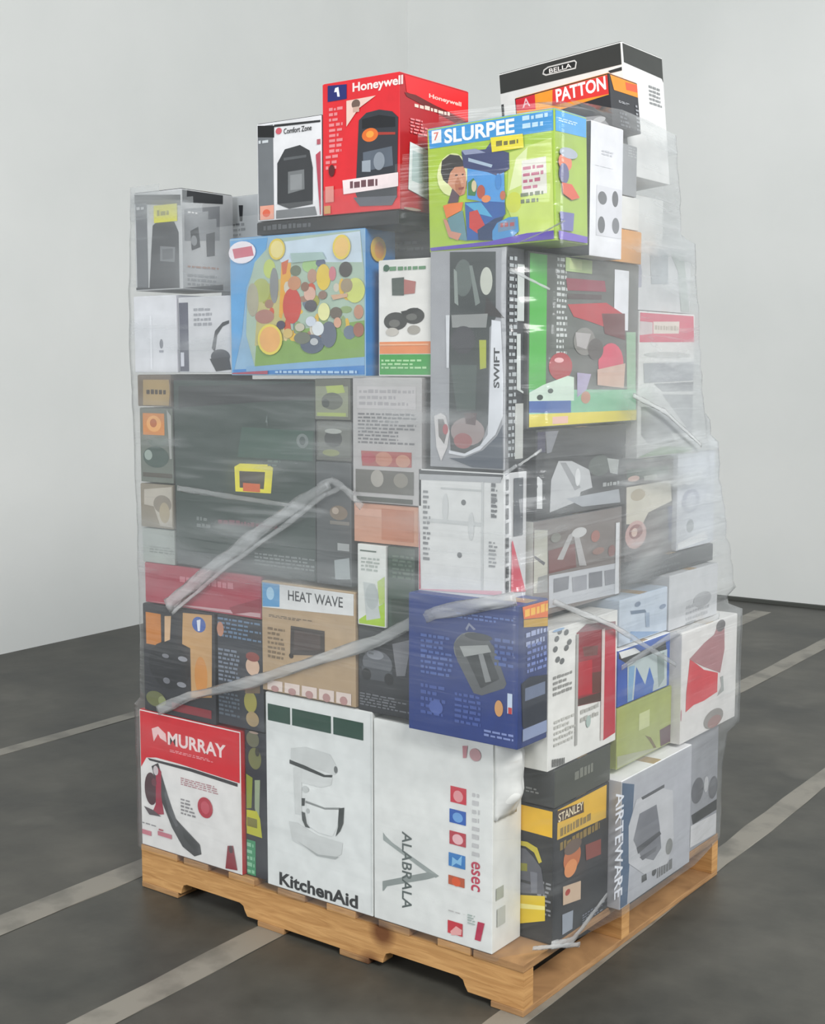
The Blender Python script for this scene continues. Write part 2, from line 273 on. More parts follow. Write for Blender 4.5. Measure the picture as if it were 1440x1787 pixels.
BOXES = [
 ('leaf_blower_box', 'red and white carton with leaf blower picture, left end of the pallet', (-1.215, -0.84, 0, 0.36, 0.122, 0.495), {'L': 'e8e6e4', 'R': 'c9272f', 'T': 'c9272f'}, [
   ('header_band',[('p','L',[(.003,.37),(.003,.2146),(.0244,.244),(.0625,.2509),(.1529,.2499),(.3709,.24),(.372,.37)],'d2232f'),('p','L',[(.0287,.2441),(.193,.2458),(.3633,.238),(.3632,.229),(.1928,.2371),(.0369,.2385)],'3f3f42')]),
   ('lettering',[('t','L','MURRAY',.2166,.312,.2135,.0355,0,'f3dedd'),('p','L',[(.0482,.3276),(.0735,.3376),(.1019,.3221),(.1054,.2994),(.0808,.3068),(.0729,.3171),(.0555,.2936)],'f0c8c8'),('l','L',.1172,.2755,.2763,.284,2,'e79aa0'),('l','L',.156,.1939,.2938,.2157,4,'b98b90'),('l','L',.1545,.1136,.2095,.1603,5,'8d8a8c'),('l','L',.003,.0575,.0564,.0637,1,'8d8a8c')]),
   ('product_picture',[('p','L',[(.0449,.2241),(.0704,.2376),(.082,.2104),(.1053,.1563),(.1203,.1065),(.1564,.0849),(.2237,.0472),(.2287,.0222),(.2029,.0105),(.1589,.0269),(.1193,.071),(.0917,.1182),(.068,.1606)],'3c3c3e'),('e','L',.0412,.1613,.0253,.0448,'4a2830'),('p','L',[(.0618,.2302),(.0822,.2163),(.0803,.1513),(.0895,.1001),(.0406,.0899),(.0585,.1232)],'a32340'),('p','L',[(.0115,.1077),(.0495,.1036),(.0784,.0918),(.0321,.0881)],'55494e'),('e','L',.0614,.2154,.01,.0131,'cfc6c8'),('e','L',.0536,.1814,.0101,.0107,'6b3942'),('p','L',[(.0975,.1723),(.1208,.1242),(.1442,.0822),(.1358,.0746),(.108,.1098),(.0928,.1538)],'56575a'),('p','L',[(.1603,.0769),(.2041,.0573),(.2195,.0376),(.2073,.0261),(.1636,.0513)],'2a2b2d')]),
   ('round_badge',[('e','L',.2461,.1511,.0275,.0277,'b51e38'),('e','L',.2461,.1511,.0157,.0173,'c94a5c')]),
   ('small_logo',[('p','L',[(.3256,.0671),(.3448,.0714),(.3587,.0094),(.3166,.0052)],'8e2030'),('e','L',.337,.06,.0076,.0103,'4a2a30'),('p','L',[(.003,.0298),(.0387,.0298),(.0387,.0425),(.003,.0425)],'c77482'),('p','L',[(.0646,.0384),(.1183,.0384),(.1183,.0503),(.0646,.0503)],'c77482'),('p','L',[(.069,.0531),(.0856,.0531),(.0856,.0572),(.069,.0572)],'b23848')]),
 ]),
 ('toy_tool_box', 'narrow dark carton with olive toys and yellow label, beside the mixer carton', (-0.836, -0.757, 0.012, 0.4, 0.122, 0.5), {'L': '33343c', 'R': '2b2b33', 'T': '2b2b33'}, [
   ('product_picture',[('p','L',[(.003,.0936),(.003,.0936),(.003,.3517),(.003,.3517)],'3d3666'),('e','L',.0272,.3573,.0222,.0207,'6f6f58'),('e','L',.0337,.3087,.0222,.0278,'787a4c'),('p','L',[(.0032,.2642),(.0254,.2573),(.0202,.1782),(.003,.1736)],'8f9a3a'),('p','L',[(.0327,.2531),(.0512,.2567),(.0455,.1388),(.0314,.1805)],'9aa88a'),('e','L',.0314,.375,.0162,.003,'b7a090'),('e','L',.0157,.1324,.0157,.0225,'6e6440'),('e','L',.0429,.3269,.0074,.011,'3c3a30')]),
   ('yellow_label',[('p','L',[(.003,.1712),(.0387,.1736),(.0495,.1564),(.056,.1076),(.003,.1089)],'c3c22e'),('p','L',[(.0048,.1291),(.0394,.1291),(.0394,.1526),(.0048,.1526)],'7e7a32')]),
   ('lettering',[('p','L',[(.003,.003),(.0326,.003),(.0326,.0939),(.003,.0939)],'3f9468'),('l','L',.003,.003,.0282,.0889,5,'8cc8a4')]),
 ]),
 ('stand_mixer_box', 'tall white carton with a stand mixer drawing and a dark green band along its top', (-0.752, -0.416, 0, 0.36, 0.122, 0.612), {'L': 'e4e7e6', 'R': 'e0e2e0', 'T': 'dcdedc'}, [
   ('green_band',[('p','L',[(.0073,.42),(.081,.42),(.081,.46199999999999997),(.0073,.46199999999999997)],'24483b'),('p','L',[(.0873,.42),(.2109,.42),(.2109,.46199999999999997),(.0873,.46199999999999997)],'24483b'),('p','L',[(.2181,.42),(.3094,.42),(.3094,.46199999999999997),(.2181,.46199999999999997)],'24483b')]),
   ('lettering',[('t','L','KitchenAid',.1654,.0236,.2509,.0336,0,'2b2c2e')]),
   ('product_drawing',[('p','L',[(.0828,.3625),(.1306,.3741),(.2075,.3689),(.2291,.3416),(.223,.3217),(.0823,.3303)],'d0d3d2'),('p','L',[(.0927,.3226),(.215,.3139),(.2108,.2942),(.1785,.2816),(.1171,.2824)],'d6d9d8'),('p','L',[(.0782,.3328),(.13,.3263),(.191,.3156),(.215,.3201),(.213,.3135),(.1869,.3094),(.1258,.3169),(.078,.3231)],'3c4040'),('e','L',.2251,.3346,.0056,.0088,'6a6e6e'),('p','L',[(.0905,.3158),(.1175,.3144),(.1161,.2019),(.0953,.2008)],'d4d7d6'),('p','L',[(.0739,.1769),(.0992,.179),(.1651,.1611),(.2455,.1598),(.2413,.1304),(.2132,.1129),(.1687,.1138),(.086,.1308)],'d2d5d4'),('p','L',[(.0986,.1335),(.1687,.1138),(.2333,.1222),(.2213,.1138),(.1646,.109)],'b0b4b3'),('p','L',[(.131,.2339),(.2342,.2392),(.2299,.1974),(.2137,.1685),(.1692,.1684),(.1407,.1782)],'e4e7e6'),('p','L',[(.129,.2399),(.1902,.2349),(.2383,.2447),(.2382,.2394),(.1901,.2301),(.129,.2345)],'8f9392'),('p','L',[(.2343,.2423),(.2509,.2473),(.2479,.2075),(.2378,.1864),(.2237,.1707),(.2319,.1978)],'3f4342'),('p','L',[(.1166,.2438),(.127,.2453),(.1255,.2264),(.1164,.2245)],'4a4e4d'),('p','L',[(.1162,.21),(.1266,.2089),(.1325,.1829),(.1427,.1738),(.1282,.1739),(.1181,.1895)],'4a4e4d'),('e','L',.137,.2159,.0058,.0064,'b9bdbc'),('e','L',.1294,.2688,.0107,.0077,'c4c8c7')]),
   ('edge_tape',[('p','L',[(.332,.009),(.333,.009),(.333,.487),(.332,.487)],'c9cfcf')]),
 ]),
 ('cookware_box', 'white carton with a large grey letter A and a column of small coloured squares', (-0.412, -0.082, 0, 0.116, 0.122, 0.6), {'L': 'e3e5e3', 'R': 'e2e4e0', 'T': 'dcdedc'}, [
   ('grey_logo',[('p','L',[(.0267,.212),(.0349,.2045),(.0537,.1933),(.1867,.1453),(.1779,.1386),(.1564,.144),(.0274,.1937)],'9aa2a0'),('p','L',[(.0252,.0943),(.1564,.147),(.1867,.1453),(.1564,.1305),(.0384,.0851),(.0289,.0719),(.0251,.071)],'8f9795')]),
   ('lettering',[('t','L','ALABRALA',.0962,.1356,.1831,.0277,-1,'56605e'),('t','L','esec',.2859,.1674,.0674,.0239,-1,'bf3350'),('l','L',.2761,.2093,.2958,.3622,8,'c3c3c4')]),
   ('coloured_squares',[('p','L',[(.2177,.3241),(.2603,.3241),(.2603,.3609),(.2177,.3609)],'cc3345'),('e','L',.2386,.3402,.0131,.0132,'e39a9e'),('p','L',[(.2154,.2772),(.2596,.2772),(.2596,.3085),(.2154,.3085)],'2a5cb0'),('e','L',.2378,.2917,.0138,.0112,'6fa3dc'),('p','L',[(.2156,.2275),(.2598,.2275),(.2598,.2584),(.2156,.2584)],'b93a48'),('e','L',.238,.2417,.0145,.0118,'e9b9be'),('p','L',[(.2137,.1765),(.2584,.1765),(.2584,.2076),(.2137,.2076)],'2277be'),('p','L',[(.2236,.1986),(.2375,.1929),(.2496,.2075),(.248,.1835),(.2341,.1862),(.2219,.1759)],'86bfe6'),('p','L',[(.2132,.1339),(.2569,.1339),(.2569,.1552),(.2132,.1552)],'b8522a'),('e','L',.2343,.1433,.0121,.0104,'e0561e'),('p','L',[(.2118,.0198),(.2523,.0198),(.2523,.0495),(.2118,.0495)],'c5303e'),('p','L',[(.219,.0244),(.2347,.0405),(.2504,.0357),(.2488,.0233),(.2225,.0163)],'e8a8a6')]),
   ('small_marks',[('p','L',[(.2933,.0663),(.311,.0665),(.3005,.0224),(.2851,.0227)],'b8284c'),('p','L',[(.25,.4572),(.2637,.4596),(.2604,.4316),(.2519,.43)],'c28990'),('e','L',.2841,.443,.0151,.0143,'bf979b'),('l','L',.2135,.0707,.2589,.074,3,'b9b5b6'),('l','L',.2658,.0542,.2866,.0784,4,'a6b4ae')]),
   ('side_marks',[('p','R',[(.0127,.1187),(.0426,.1187),(.0426,.1462),(.0127,.1462)],'a9ada0'),('p','R',[(.0169,.0568),(.0502,.0568),(.0502,.0979),(.0169,.0979)],'bfc2ba')]),
 ]),
 ('jobsite_radio_box', 'black carton with yellow top band and small black logo plate, near right corner', (-0.3, 0, 0.12, 0.375, 0.122, 0.432), {'L': '2b2c2e', 'R': '303236', 'T': '2b2c2e'}, [
   ('yellow_header',[('p','L',[(.2109,.307),(.297,.307),(.297,.2471),(.2117,.2488)],'eebb1f'),('p','R',[(.016,.307),(.241,.307),(.2406,.2268),(.0148,.2386)],'e3b434'),('p','R',[(.0209,.2689),(.2399,.2478),(.2406,.2268),(.0148,.2386)],'d9b03e')]),
   ('lettering',[('p','R',[(.0119,.3053),(.1315,.296),(.1337,.2697),(.0139,.278)],'4a3526'),('t','R','STANLEY',.0747,.2876,.1114,.02,0,'eee0c0'),('l','R',.0277,.2014,.23,.267,2,'8a7440'),('l','L',.2599,.0628,.2952,.1442,8,'8a8c90')]),
   ('product_picture',[('p','L',[(.1905,.2206),(.2325,.2244),(.259,.216),(.2715,.1865),(.2635,.1811),(.2511,.2034),(.2285,.2127),(.1906,.2115)],'c8b83a'),('p','L',[(.1936,.2049),(.2286,.2073),(.2492,.1922),(.2697,.1717),(.2805,.1132),(.1946,.0974)],'5b5c64'),('p','L',[(.1939,.1685),(.2331,.174),(.2333,.1559),(.1941,.1503)],'8c8a2c'),('p','L',[(.1964,.1271),(.2539,.1271),(.2539,.1337),(.1964,.1337)],'2a2a2c'),('p','L',[(.2414,.1579),(.2597,.1586),(.2603,.1118),(.2441,.1078)],'777983'),('p','L',[(.1947,.0919),(.2805,.1096),(.2813,.052),(.1954,.0222)],'e2c42e'),('p','L',[(.1949,.0736),(.2808,.0862),(.281,.0772),(.195,.0608)],'f2e890'),('e','R',.0816,.1788,.0392,.0331,'c07045'),('e','R',.0752,.1552,.0284,.0202,'dc8f58'),('e','R',.0844,.2034,.0393,.0165,'6b5a50'),('p','R',[(.1417,.19),(.2156,.183),(.2168,.1449),(.1465,.1515)],'85463f'),('p','R',[(.0414,.1224),(.1224,.1108),(.1222,.0664),(.0425,.0785)],'cbb29a'),('e','R',.0626,.1027,.0113,.0073,'a8433a'),('p','R',[(.0396,.0577),(.0885,.0519),(.0861,.0084),(.0408,.0098)],'9aa2ae'),('l','R',.132,.003,.2384,.0258,4,'7c8290')]),
 ]),
 ('air_cleaner_box', 'silver grey carton with a dark blue lettered spine, low on the right side', (-0.36, 0.03, 0.38, 0.765, 0.122, 0.436), {'L': 'b9bac0', 'R': 'b4b6bd', 'T': 'f2f2f4'}, [
   ('spine_band',[('p','R',[(.003,.311),(.064,.292),(.0376,.003),(.003,.003)],'48607c')]),
   ('lettering',[('t','R','AIRTEWARE',-.0088,.1638,.2583,.0405,-1,'e4e8f0'),('p','R',[(.1119,.0495),(.1368,.0475),(.14,.0306),(.1126,.0316)],'141516'),('e','R',.1792,.038,.0121,.0097,'2a2b2d'),('l','R',.1955,.003,.2856,.0549,1,'6a6b6c')]),
   ('product_picture',[('p','R',[(.0752,.2507),(.1996,.2489),(.2749,.2212),(.2856,.0923),(.2528,.0371),(.1242,.0495),(.0411,.1029),(.0376,.1961)],'c6c7cb'),('p','R',[(.093,.2112),(.1843,.2095),(.2042,.1483),(.2155,.0889),(.1736,.0697),(.1057,.0985),(.063,.1541)],'72747c'),('p','R',[(.0801,.1297),(.2047,.1362),(.2138,.1255),(.0889,.1114)],'3c3d44'),('p','R',[(.0975,.101),(.1892,.1008),(.1854,.09),(.1144,.088)],'54555c'),('p','R',[(.0995,.25),(.2253,.2502),(.2257,.2421),(.108,.2419)],'4a4b50'),('e','R',.2596,.0797,.0198,.0206,'7a7b78')]),
 ]),
 ('grey_heater_box', 'dark grey carton picturing black appliances, at the far right corner above the pallet', (-0.36, 0, 0.77, 1.0, 0.122, 0.437), {'L': '8f9096', 'R': '9b9da3', 'T': 'a5a7ab'}, [
   ('product_picture',[('p','R',[(.003,.1702),(.0565,.17),(.06,.0159),(.003,.0232)],'595c5c'),('p','R',[(.0039,.0959),(.0512,.0909),(.0503,.0188),(.003,.0239)],'383b38'),('e','R',.1005,.1584,.0378,.0348,'595a60'),('e','R',.2009,.1407,.0291,.0312,'5a5b61'),('p','R',[(.0651,.0998),(.227,.1011),(.227,.0711),(.0762,.071)],'1c1d1f'),('p','R',[(.0618,.0709),(.227,.0621),(.227,.0035),(.0602,.0116)],'d6d6d8'),('e','R',.1544,.1615,.0142,.022,'c9cacd')]),
 ]),
 ('garden_tool_box', 'tan and black carton with a small blue round logo, above the leaf blower carton', (-1.192, -0.926, 0, 0.34, 0.498, 0.785), {'L': '34353a', 'R': '2f3034', 'T': '3a3b3f'}, [
   ('orange_panel',[('p','L',[(.0118,.1803),(.0696,.1803),(.0696,.2653),(.0118,.2653)],'c8803c'),('p','L',[(.0843,.2621),(.1087,.2649),(.1028,.2017),(.0822,.1934)],'d9b48c'),('p','L',[(.1531,.2784),(.2588,.284),(.2535,.0702),(.1789,.0588),(.1784,.1887),(.1485,.1961)],'c79e6c'),('e','L',.2159,.1207,.0234,.0508,'cf8f4c')]),
   ('round_logo',[('e','L',.2115,.2544,.0248,.0202,'3f62ad'),('p','L',[(.2039,.2646),(.2181,.269),(.2149,.2381),(.2071,.2371)],'e5eaf5')]),
   ('product_picture',[('e','L',.0967,.1324,.0765,.0634,'2a2b2f'),('e','L',.1498,.1567,.0175,.0068,'9a9ca4'),('e','L',.0852,.1566,.0131,.0058,'7d7e85'),('e','L',.1439,.0877,.0176,.0069,'8f9198'),('e','L',.0873,.0909,.0131,.0081,'75777e'),('e','L',.0445,.0354,.0373,.021,'6c7048'),('e','L',.0692,.0334,.0149,.0128,'8f9668'),('p','L',[(.1061,.014),(.2522,.014),(.2522,.0362),(.1061,.0362)],'8a3038')]),
 ]),
 ('toy_car_box', 'dark carton with grey lettering and small child picture, left of kraft tan carton', (-0.92, -0.762, 0.004, 0.34, 0.505, 0.785), {'L': '373a42', 'R': '2f3034', 'T': '3a3b3f'}, [
   ('lettering',[('l','L',.003,.2236,.1524,.277,5,'66809c'),('l','L',.003,.11,.077,.1976,8,'7a8494'),('l','L',.003,.0216,.0753,.086,6,'596470')]),
   ('product_picture',[('e','L',.1223,.1629,.0234,.0229,'d8b8a0'),('e','L',.1228,.1873,.0233,.0119,'8a3f38'),('e','L',.1133,.0716,.022,.0274,'a09a50'),('p','L',[(.0961,.1347),(.1474,.142),(.1467,.0985),(.0952,.0908)],'7d6a58'),('e','L',.0122,.2443,.0122,.0187,'c08a70'),('e','L',.1199,.0289,.022,.0193,'a8926c')]),
 ]),
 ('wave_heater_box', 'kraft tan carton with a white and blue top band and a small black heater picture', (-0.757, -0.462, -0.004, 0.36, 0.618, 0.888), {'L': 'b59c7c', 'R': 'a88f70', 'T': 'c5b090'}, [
   ('top_band',[('p','L',[(.003,.267),(.2907,.267),(.2903,.216),(.003,.2058)],'e3e4e4'),('p','L',[(.003,.267),(.0599,.267),(.059,.2117),(.003,.2074)],'5d9fd0'),('e','L',.0291,.2417,.0128,.0159,'a9d2ec')]),
   ('lettering',[('t','L','HEAT WAVE',.1728,.2439,.171,.0247,0,'3a3b3e'),('l','L',.0234,.1836,.1651,.1908,2,'6a5a48'),('l','L',.0193,.0805,.0746,.1611,7,'7d6a52')]),
   ('product_picture',[('p','L',[(.0953,.1701),(.2018,.1699),(.2012,.1106),(.0922,.0987)],'3a3230'),('p','L',[(.1069,.161),(.1884,.159),(.188,.1218),(.1028,.1117)],'4f4340'),('p','L',[(.1169,.1308),(.178,.1308),(.178,.1308),(.1169,.1308)],'7c4a3c'),('e','L',.0957,.0966,.0069,.0064,'2a2422')]),
   ('icon_row',[('p','L',[(.0171,.0271),(.0668,.0279),(.0662,.003),(.0165,.003)],'e3d3cb'),('p','L',[(.0738,.0279),(.1224,.0286),(.122,.003),(.0733,.003)],'e3d3cb'),('p','L',[(.1293,.0286),(.177,.0293),(.1766,.003),(.1288,.003)],'e3d3cb'),('p','L',[(.1837,.0293),(.2304,.03),(.23,.003),(.1833,.003)],'e3d3cb'),('p','L',[(.237,.03),(.2827,.0307),(.2824,.003),(.2367,.003)],'e3d3cb'),('e','L',.0418,.0077,.0127,.0077,'b98f8c'),('e','L',.098,.0086,.0125,.0086,'b98f8c'),('e','L',.153,.0095,.0123,.0095,'b98f8c'),('e','L',.207,.0104,.0119,.0104,'b98f8c'),('e','L',.2598,.0113,.0117,.0103,'b98f8c')]),
 ]),
 ('remote_car_box', 'dark carton with a grey vehicle picture, left of the dark blue carton', (-0.457, -0.293, 0.002, 0.3, 0.612, 0.812), {'L': '2e3034', 'R': '2a2a2e', 'T': '333338'}, [
   ('product_picture',[('e','L',.0548,.1184,.0436,.0302,'63666c'),('p','L',[(.0072,.1068),(.0984,.1044),(.0952,.079),(.0166,.0777)],'4b4e54'),('e','L',.0231,.0888,.0139,.0142,'17181a'),('e','L',.089,.0856,.0136,.014,'17181a'),('p','L',[(.0985,.1691),(.1533,.1859),(.1351,.0997),(.1107,.0962)],'7a7b80'),('e','L',.0486,.1376,.025,.011,'8a8d94')]),
   ('lettering',[('l','L',.0036,.0132,.1533,.0453,5,'6d7076'),('l','L',.0074,.1351,.0486,.1524,2,'66696e')]),
 ]),
 ('power_pack_box', 'dark blue carton with a grey power unit picture, jutting from the near corner', (-0.285, 0.0, -0.034, 0.085, 0.606, 0.912), {'L': '233a7c', 'R': '22366f', 'T': '2b4588'}, [
   ('product_picture',[('e','L',.1738,.1978,.0525,.0408,'77797a'),('p','L',[(.1217,.2065),(.1432,.2297),(.1976,.2338),(.2245,.2145),(.2575,.1384),(.2517,.1275),(.1955,.1038),(.1743,.1057),(.1311,.1716)],'5e6163'),('p','L',[(.1464,.1968),(.2097,.2075),(.2398,.1459),(.1924,.1187)],'3f4244'),('p','L',[(.1372,.2033),(.2096,.2151),(.2187,.2011),(.1495,.1818)],'a3a6a5'),('p','L',[(.1859,.1917),(.1979,.1948),(.2192,.1379),(.2043,.1332)],'8c8f90'),('e','L',.1856,.2298,.0358,.0081,'393c3f'),('p','L',[(.1522,.2436),(.1613,.2574),(.1795,.2453),(.1735,.2426),(.1625,.2514),(.1565,.239)],'8a90a8')]),
   ('lettering',[('l','L',.0336,.1285,.119,.2215,8,'5068a8'),('l','L',.1276,.2631,.2738,.279,2,'5a74b4'),('l','L',.2273,.171,.2747,.235,5,'5068a8'),('l','L',.0337,.0371,.1006,.111,5,'44599c'),('l','L',.1253,.0316,.193,.1035,6,'44599c'),('l','L',.202,.0151,.2762,.0331,2,'8090c4'),('e','L',.0753,.0593,.0189,.0158,'4d61a4')]),
   ('small_logo',[('e','L',.2392,.0825,.0106,.0177,'d09a62'),('p','L',[(.2606,.0752),(.2727,.0752),(.2727,.1187),(.2606,.1187)],'c4d4e8'),('p','L',[(.2627,.0751),(.2721,.0751),(.2721,.0888),(.2627,.0888)],'c03a3a')]),
   ('side_header',[('p','R',[(.0134,.303),(.116,.3026),(.116,.2665),(.0186,.2765)],'e8722c'),('p','R',[(.0186,.275),(.116,.2655),(.116,.2469),(.0189,.259)],'c8a030'),('l','R',.0227,.2724,.116,.303,1,'f7c04a')]),
   ('side_lettering',[('l','R',.0283,.2112,.116,.25,2,'aab6dc'),('l','R',.0334,.1551,.116,.2216,5,'6f82c0')]),
   ('side_picture',[('p','R',[(.0117,.1402),(.0441,.149),(.116,.1404),(.116,.0125),(.0416,.0274),(.0179,.048)],'1a2232'),('p','R',[(.0258,.0998),(.1073,.0998),(.1073,.1273),(.0258,.1273)],'6a7690'),('p','R',[(.018,.0141),(.116,.0141),(.116,.0404),(.018,.0404)],'8794b4')]),
 ]),
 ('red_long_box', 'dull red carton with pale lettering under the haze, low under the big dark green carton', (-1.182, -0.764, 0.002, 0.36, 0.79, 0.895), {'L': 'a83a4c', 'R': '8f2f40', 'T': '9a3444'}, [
   ('lettering',[('l','L',.1319,.058,.3234,.0887,1,'c97a86'),('l','L',.1703,.0433,.3379,.0478,2,'c06a78')]),
   ('lower_band',[('p','L',[(.0072,.003),(.415,.0152),(.415,.0045),(.0057,.003)],'c8a0a6'),('p','L',[(.3076,.0183),(.415,.0526),(.415,.0205),(.3222,.003)],'8e2436')]),
 ]),
 ('tool_set_box', 'large dark green carton with a small yellow framed label, middle of left side', (-1.062, -0.588, 0.004, 0.44, 0.9, 1.372), {'L': '2f3f3a', 'R': '2a3532', 'T': '2c2f2e'}, [
   ('yellow_label',[('p','L',[(.2116,.262),(.2301,.2708),(.3233,.2723),(.3407,.2653),(.3327,.2026),(.214,.2011)],'e8dd2a'),('p','L',[(.2282,.2522),(.3145,.2537),(.3095,.2117),(.2289,.2114)],'3d3532'),('p','L',[(.2401,.2031),(.2973,.2031),(.2973,.2237),(.2401,.2237)],'d2602c')]),
   ('upper_shade_panel',[('p','L',[(.0192,.4578),(.471,.469),(.471,.4334),(.0177,.4035)],'24282a'),('p','L',[(.2391,.3605),(.471,.3569),(.4674,.2862),(.2231,.2863)],'365247')]),  # dark top strip is painted shade of the gap above; green panel is print
   ('lettering',[('t','L','4',.3215,.3782,.007,.0258,0,'6a7774'),('e','L',.4357,.333,.0188,.0172,'6f7a78'),('e','L',.4357,.333,.0095,.0101,'3a4a46'),('l','L',.3235,.2664,.3651,.2852,2,'5c6f66'),('l','L',.153,.1119,.3767,.1329,1,'7c4c56'),('l','L',.0767,.0987,.1295,.1331,2,'6f7876')]),
   ('lower_panel',[('p','L',[(.0035,.003),(.471,.003),(.471,.0391),(.0035,.0391)],'4a5252'),('l','L',.2768,.023,.471,.0566,4,'7a8282')]),
 ]),
 ('toy_figure_box', 'small brown carton with yellow lettering, topmost of the short left edge stack', (-1.192, -1.068, 0, 0.3, 1.305, 1.385), {'L': '6b5a48', 'R': '5a4c40', 'T': '6b5a48'}, [
   ('printed_badge',[('p','L',[(.0219,.0684),(.1185,.0689),(.121,.0366),(.1164,.003),(.0197,.003)],'a98f5e'),('l','L',.0336,.0253,.1133,.0491,1,'3a2d26'),('p','L',[(.1185,.0689),(.121,.0528),(.121,.0039),(.1204,.003),(.121,.0364)],'b0a2a0')]),
 ]),
 ('toy_vehicle_box', 'small carton with orange square picture over dark green, left edge', (-1.19, -1.068, 0.003, 0.3, 1.108, 1.3), {'L': '6a7168', 'R': '5a5f58', 'T': '6b6e66'}, [
   ('product_picture',[('p','L',[(.0121,.1231),(.0931,.1231),(.0931,.1792),(.0121,.1792)],'d2863c'),('e','L',.0537,.1524,.0275,.0211,'e8a860'),('e','L',.0521,.154,.013,.0111,'b5622c'),('e','L',.0591,.0664,.0484,.0279,'3c5048'),('e','L',.0307,.0709,.0148,.0135,'9aa8a0'),('p','L',[(.1032,.189),(.119,.1734),(.119,.0639),(.1113,.0631)],'a8aaa6'),('e','L',.0684,.1057,.0362,.0122,'55655a'),('p','L',[(.0086,.0139),(.119,.0139),(.119,.025),(.0086,.025)],'4f4a40')]),
 ]),
 ('kitchen_gadget_box', 'small pale brown carton with a round white picture, at the left edge under the haze', (-1.19, -1.068, 0, 0.3, 0.99, 1.103), {'L': '8d8474', 'R': '7c7466', 'T': '8d8474'}, [
   ('product_picture',[('p','L',[(.0147,.0985),(.119,.11),(.119,.067),(.119,.0045),(.0732,.0066),(.0503,.0556),(.0134,.0589)],'b9b2a6'),('e','L',.083,.0632,.0338,.0235,'8c8478'),('e','L',.0904,.0414,.0193,.0269,'a89c84'),('p','L',[(.0193,.11),(.119,.11),(.119,.11),(.0193,.11)],'a88c58')]),
 ]),
 ('cable_box', 'small pale green grey carton on the left end of the dull red carton', (-1.188, -1.068, 0.002, 0.3, 0.897, 0.986), {'L': 'a9b0aa', 'R': '98a09a', 'T': 'a9b0aa'}, [
   ('lettering',[('l','L',.0263,.0258,.117,.0451,3,'858c86')]),
 ]),
 ('photo_game_box', 'small olive carton with a lime photo panel, upper of two beside the big green carton', (-0.582, -0.476, -0.002, 0.3, 1.285, 1.378), {'L': '62645a', 'R': '52544c', 'T': '62645a'}, [
   ('photo_panel',[('p','L',[(.003,.007),(.1008,.007),(.1008,.0769),(.003,.0769)],'8a9078'),('p','L',[(.0338,.0772),(.0854,.0801),(.0916,.0631),(.0402,.0575)],'a8b860'),('e','L',.053,.0429,.0321,.0197,'60645c'),('p','L',[(.0071,.0084),(.0944,.0084),(.0944,.0164),(.0071,.0164)],'a0b060'),('e','L',.0335,.0377,.0117,.0099,'3e4440')]),
 ]),
 ('board_game_box', 'small grey carton with dark animal picture, lower of two beside the big green carton', (-0.582, -0.476, 0.002, 0.3, 1.19, 1.281), {'L': '5a5c56', 'R': '4c4e4a', 'T': '5a5c56'}, [
   ('photo_panel',[('p','L',[(.0066,.0087),(.103,.0087),(.103,.0798),(.0066,.0798)],'6c6f68'),('e','L',.0521,.0513,.0271,.0199,'363836'),('e','L',.0522,.0686,.0258,.0059,'a8aca6'),('e','L',.0453,.0187,.0259,.0079,'8e9464')]),
 ]),
 ('craft_kit_box', 'dark grey carton with two small brown pictures, behind the knot of twisted film', (-0.582, -0.476, 0.0, 0.3, 0.9, 1.186), {'L': '4c5052', 'R': '44484a', 'T': '4c5052'}, [
   ('photo_panel',[('e','L',.0686,.1703,.0271,.017,'7a6a58'),('e','L',.0589,.1747,.0104,.008,'b0a090'),('p','L',[(.0423,.1426),(.1006,.1426),(.1006,.151),(.0423,.151)],'76726a'),('p','L',[(.0647,.0826),(.1002,.0826),(.1002,.0998),(.0647,.0998)],'a0a4a4'),('p','L',[(.0546,.0586),(.1001,.0676),(.103,.018),(.0575,.0133)],'9ea6a8')]),
 ]),
 ('food_maker_box', 'grey white carton with red food pictures, left of the clear-window carton', (-0.47, -0.275, 0, 0.3, 1.1, 1.382), {'L': 'b4b2b2', 'R': 'a6a4a4', 'T': 'b4b2b2'}, [
   ('lettering',[('l','L',.0156,.1326,.1797,.2048,9,'6f6f72'),('p','L',[(.0128,.2128),(.1797,.2128),(.1797,.263),(.0128,.263)],'bdbabb'),('l','L',.0191,.2174,.1738,.2582,3,'a2a0a2')]),
   ('food_picture',[('p','L',[(.0245,.1173),(.1679,.118),(.1679,.0847),(.0275,.0832)],'a8524c'),('e','L',.0896,.1004,.0243,.0164,'c08068'),('e','L',.0463,.1011,.0211,.0127,'b03c48'),('e','L',.144,.0979,.0203,.0143,'c48c74'),('p','L',[(.0085,.023),(.1738,.023),(.1738,.0749),(.0085,.0749)],'63625c'),('e','L',.071,.056,.0184,.0195,'a8a49c'),('e','L',.138,.0546,.0203,.0164,'8a867c'),('p','L',[(.0113,.003),(.1708,.003),(.1708,.0135),(.0113,.0135)],'4d524c')]),
 ]),
 ('peach_parcel', 'plain peach pink carton under the film, below the food picture carton', (-0.47, -0.285, 0.003, 0.3, 1.008, 1.096), {'L': 'c9957c', 'R': 'b88870', 'T': 'c9957c'}, [
   ('orange_panel',[('p','L',[(.0807,.009),(.1716,.009),(.1716,.0801),(.0807,.0801)],'bb7c60'),('p','L',[(.003,.0605),(.0806,.0605),(.0806,.0775),(.003,.0775)],'d3a28c')]),
 ]),
 ('light_bulb_box', 'slim white carton with lime green foot, left of a dark green one', (-0.456, -0.374, -0.002, 0.3, 0.816, 1.004), {'L': 'dfe2de', 'R': 'c8ccc8', 'T': 'dfe2de'}, [
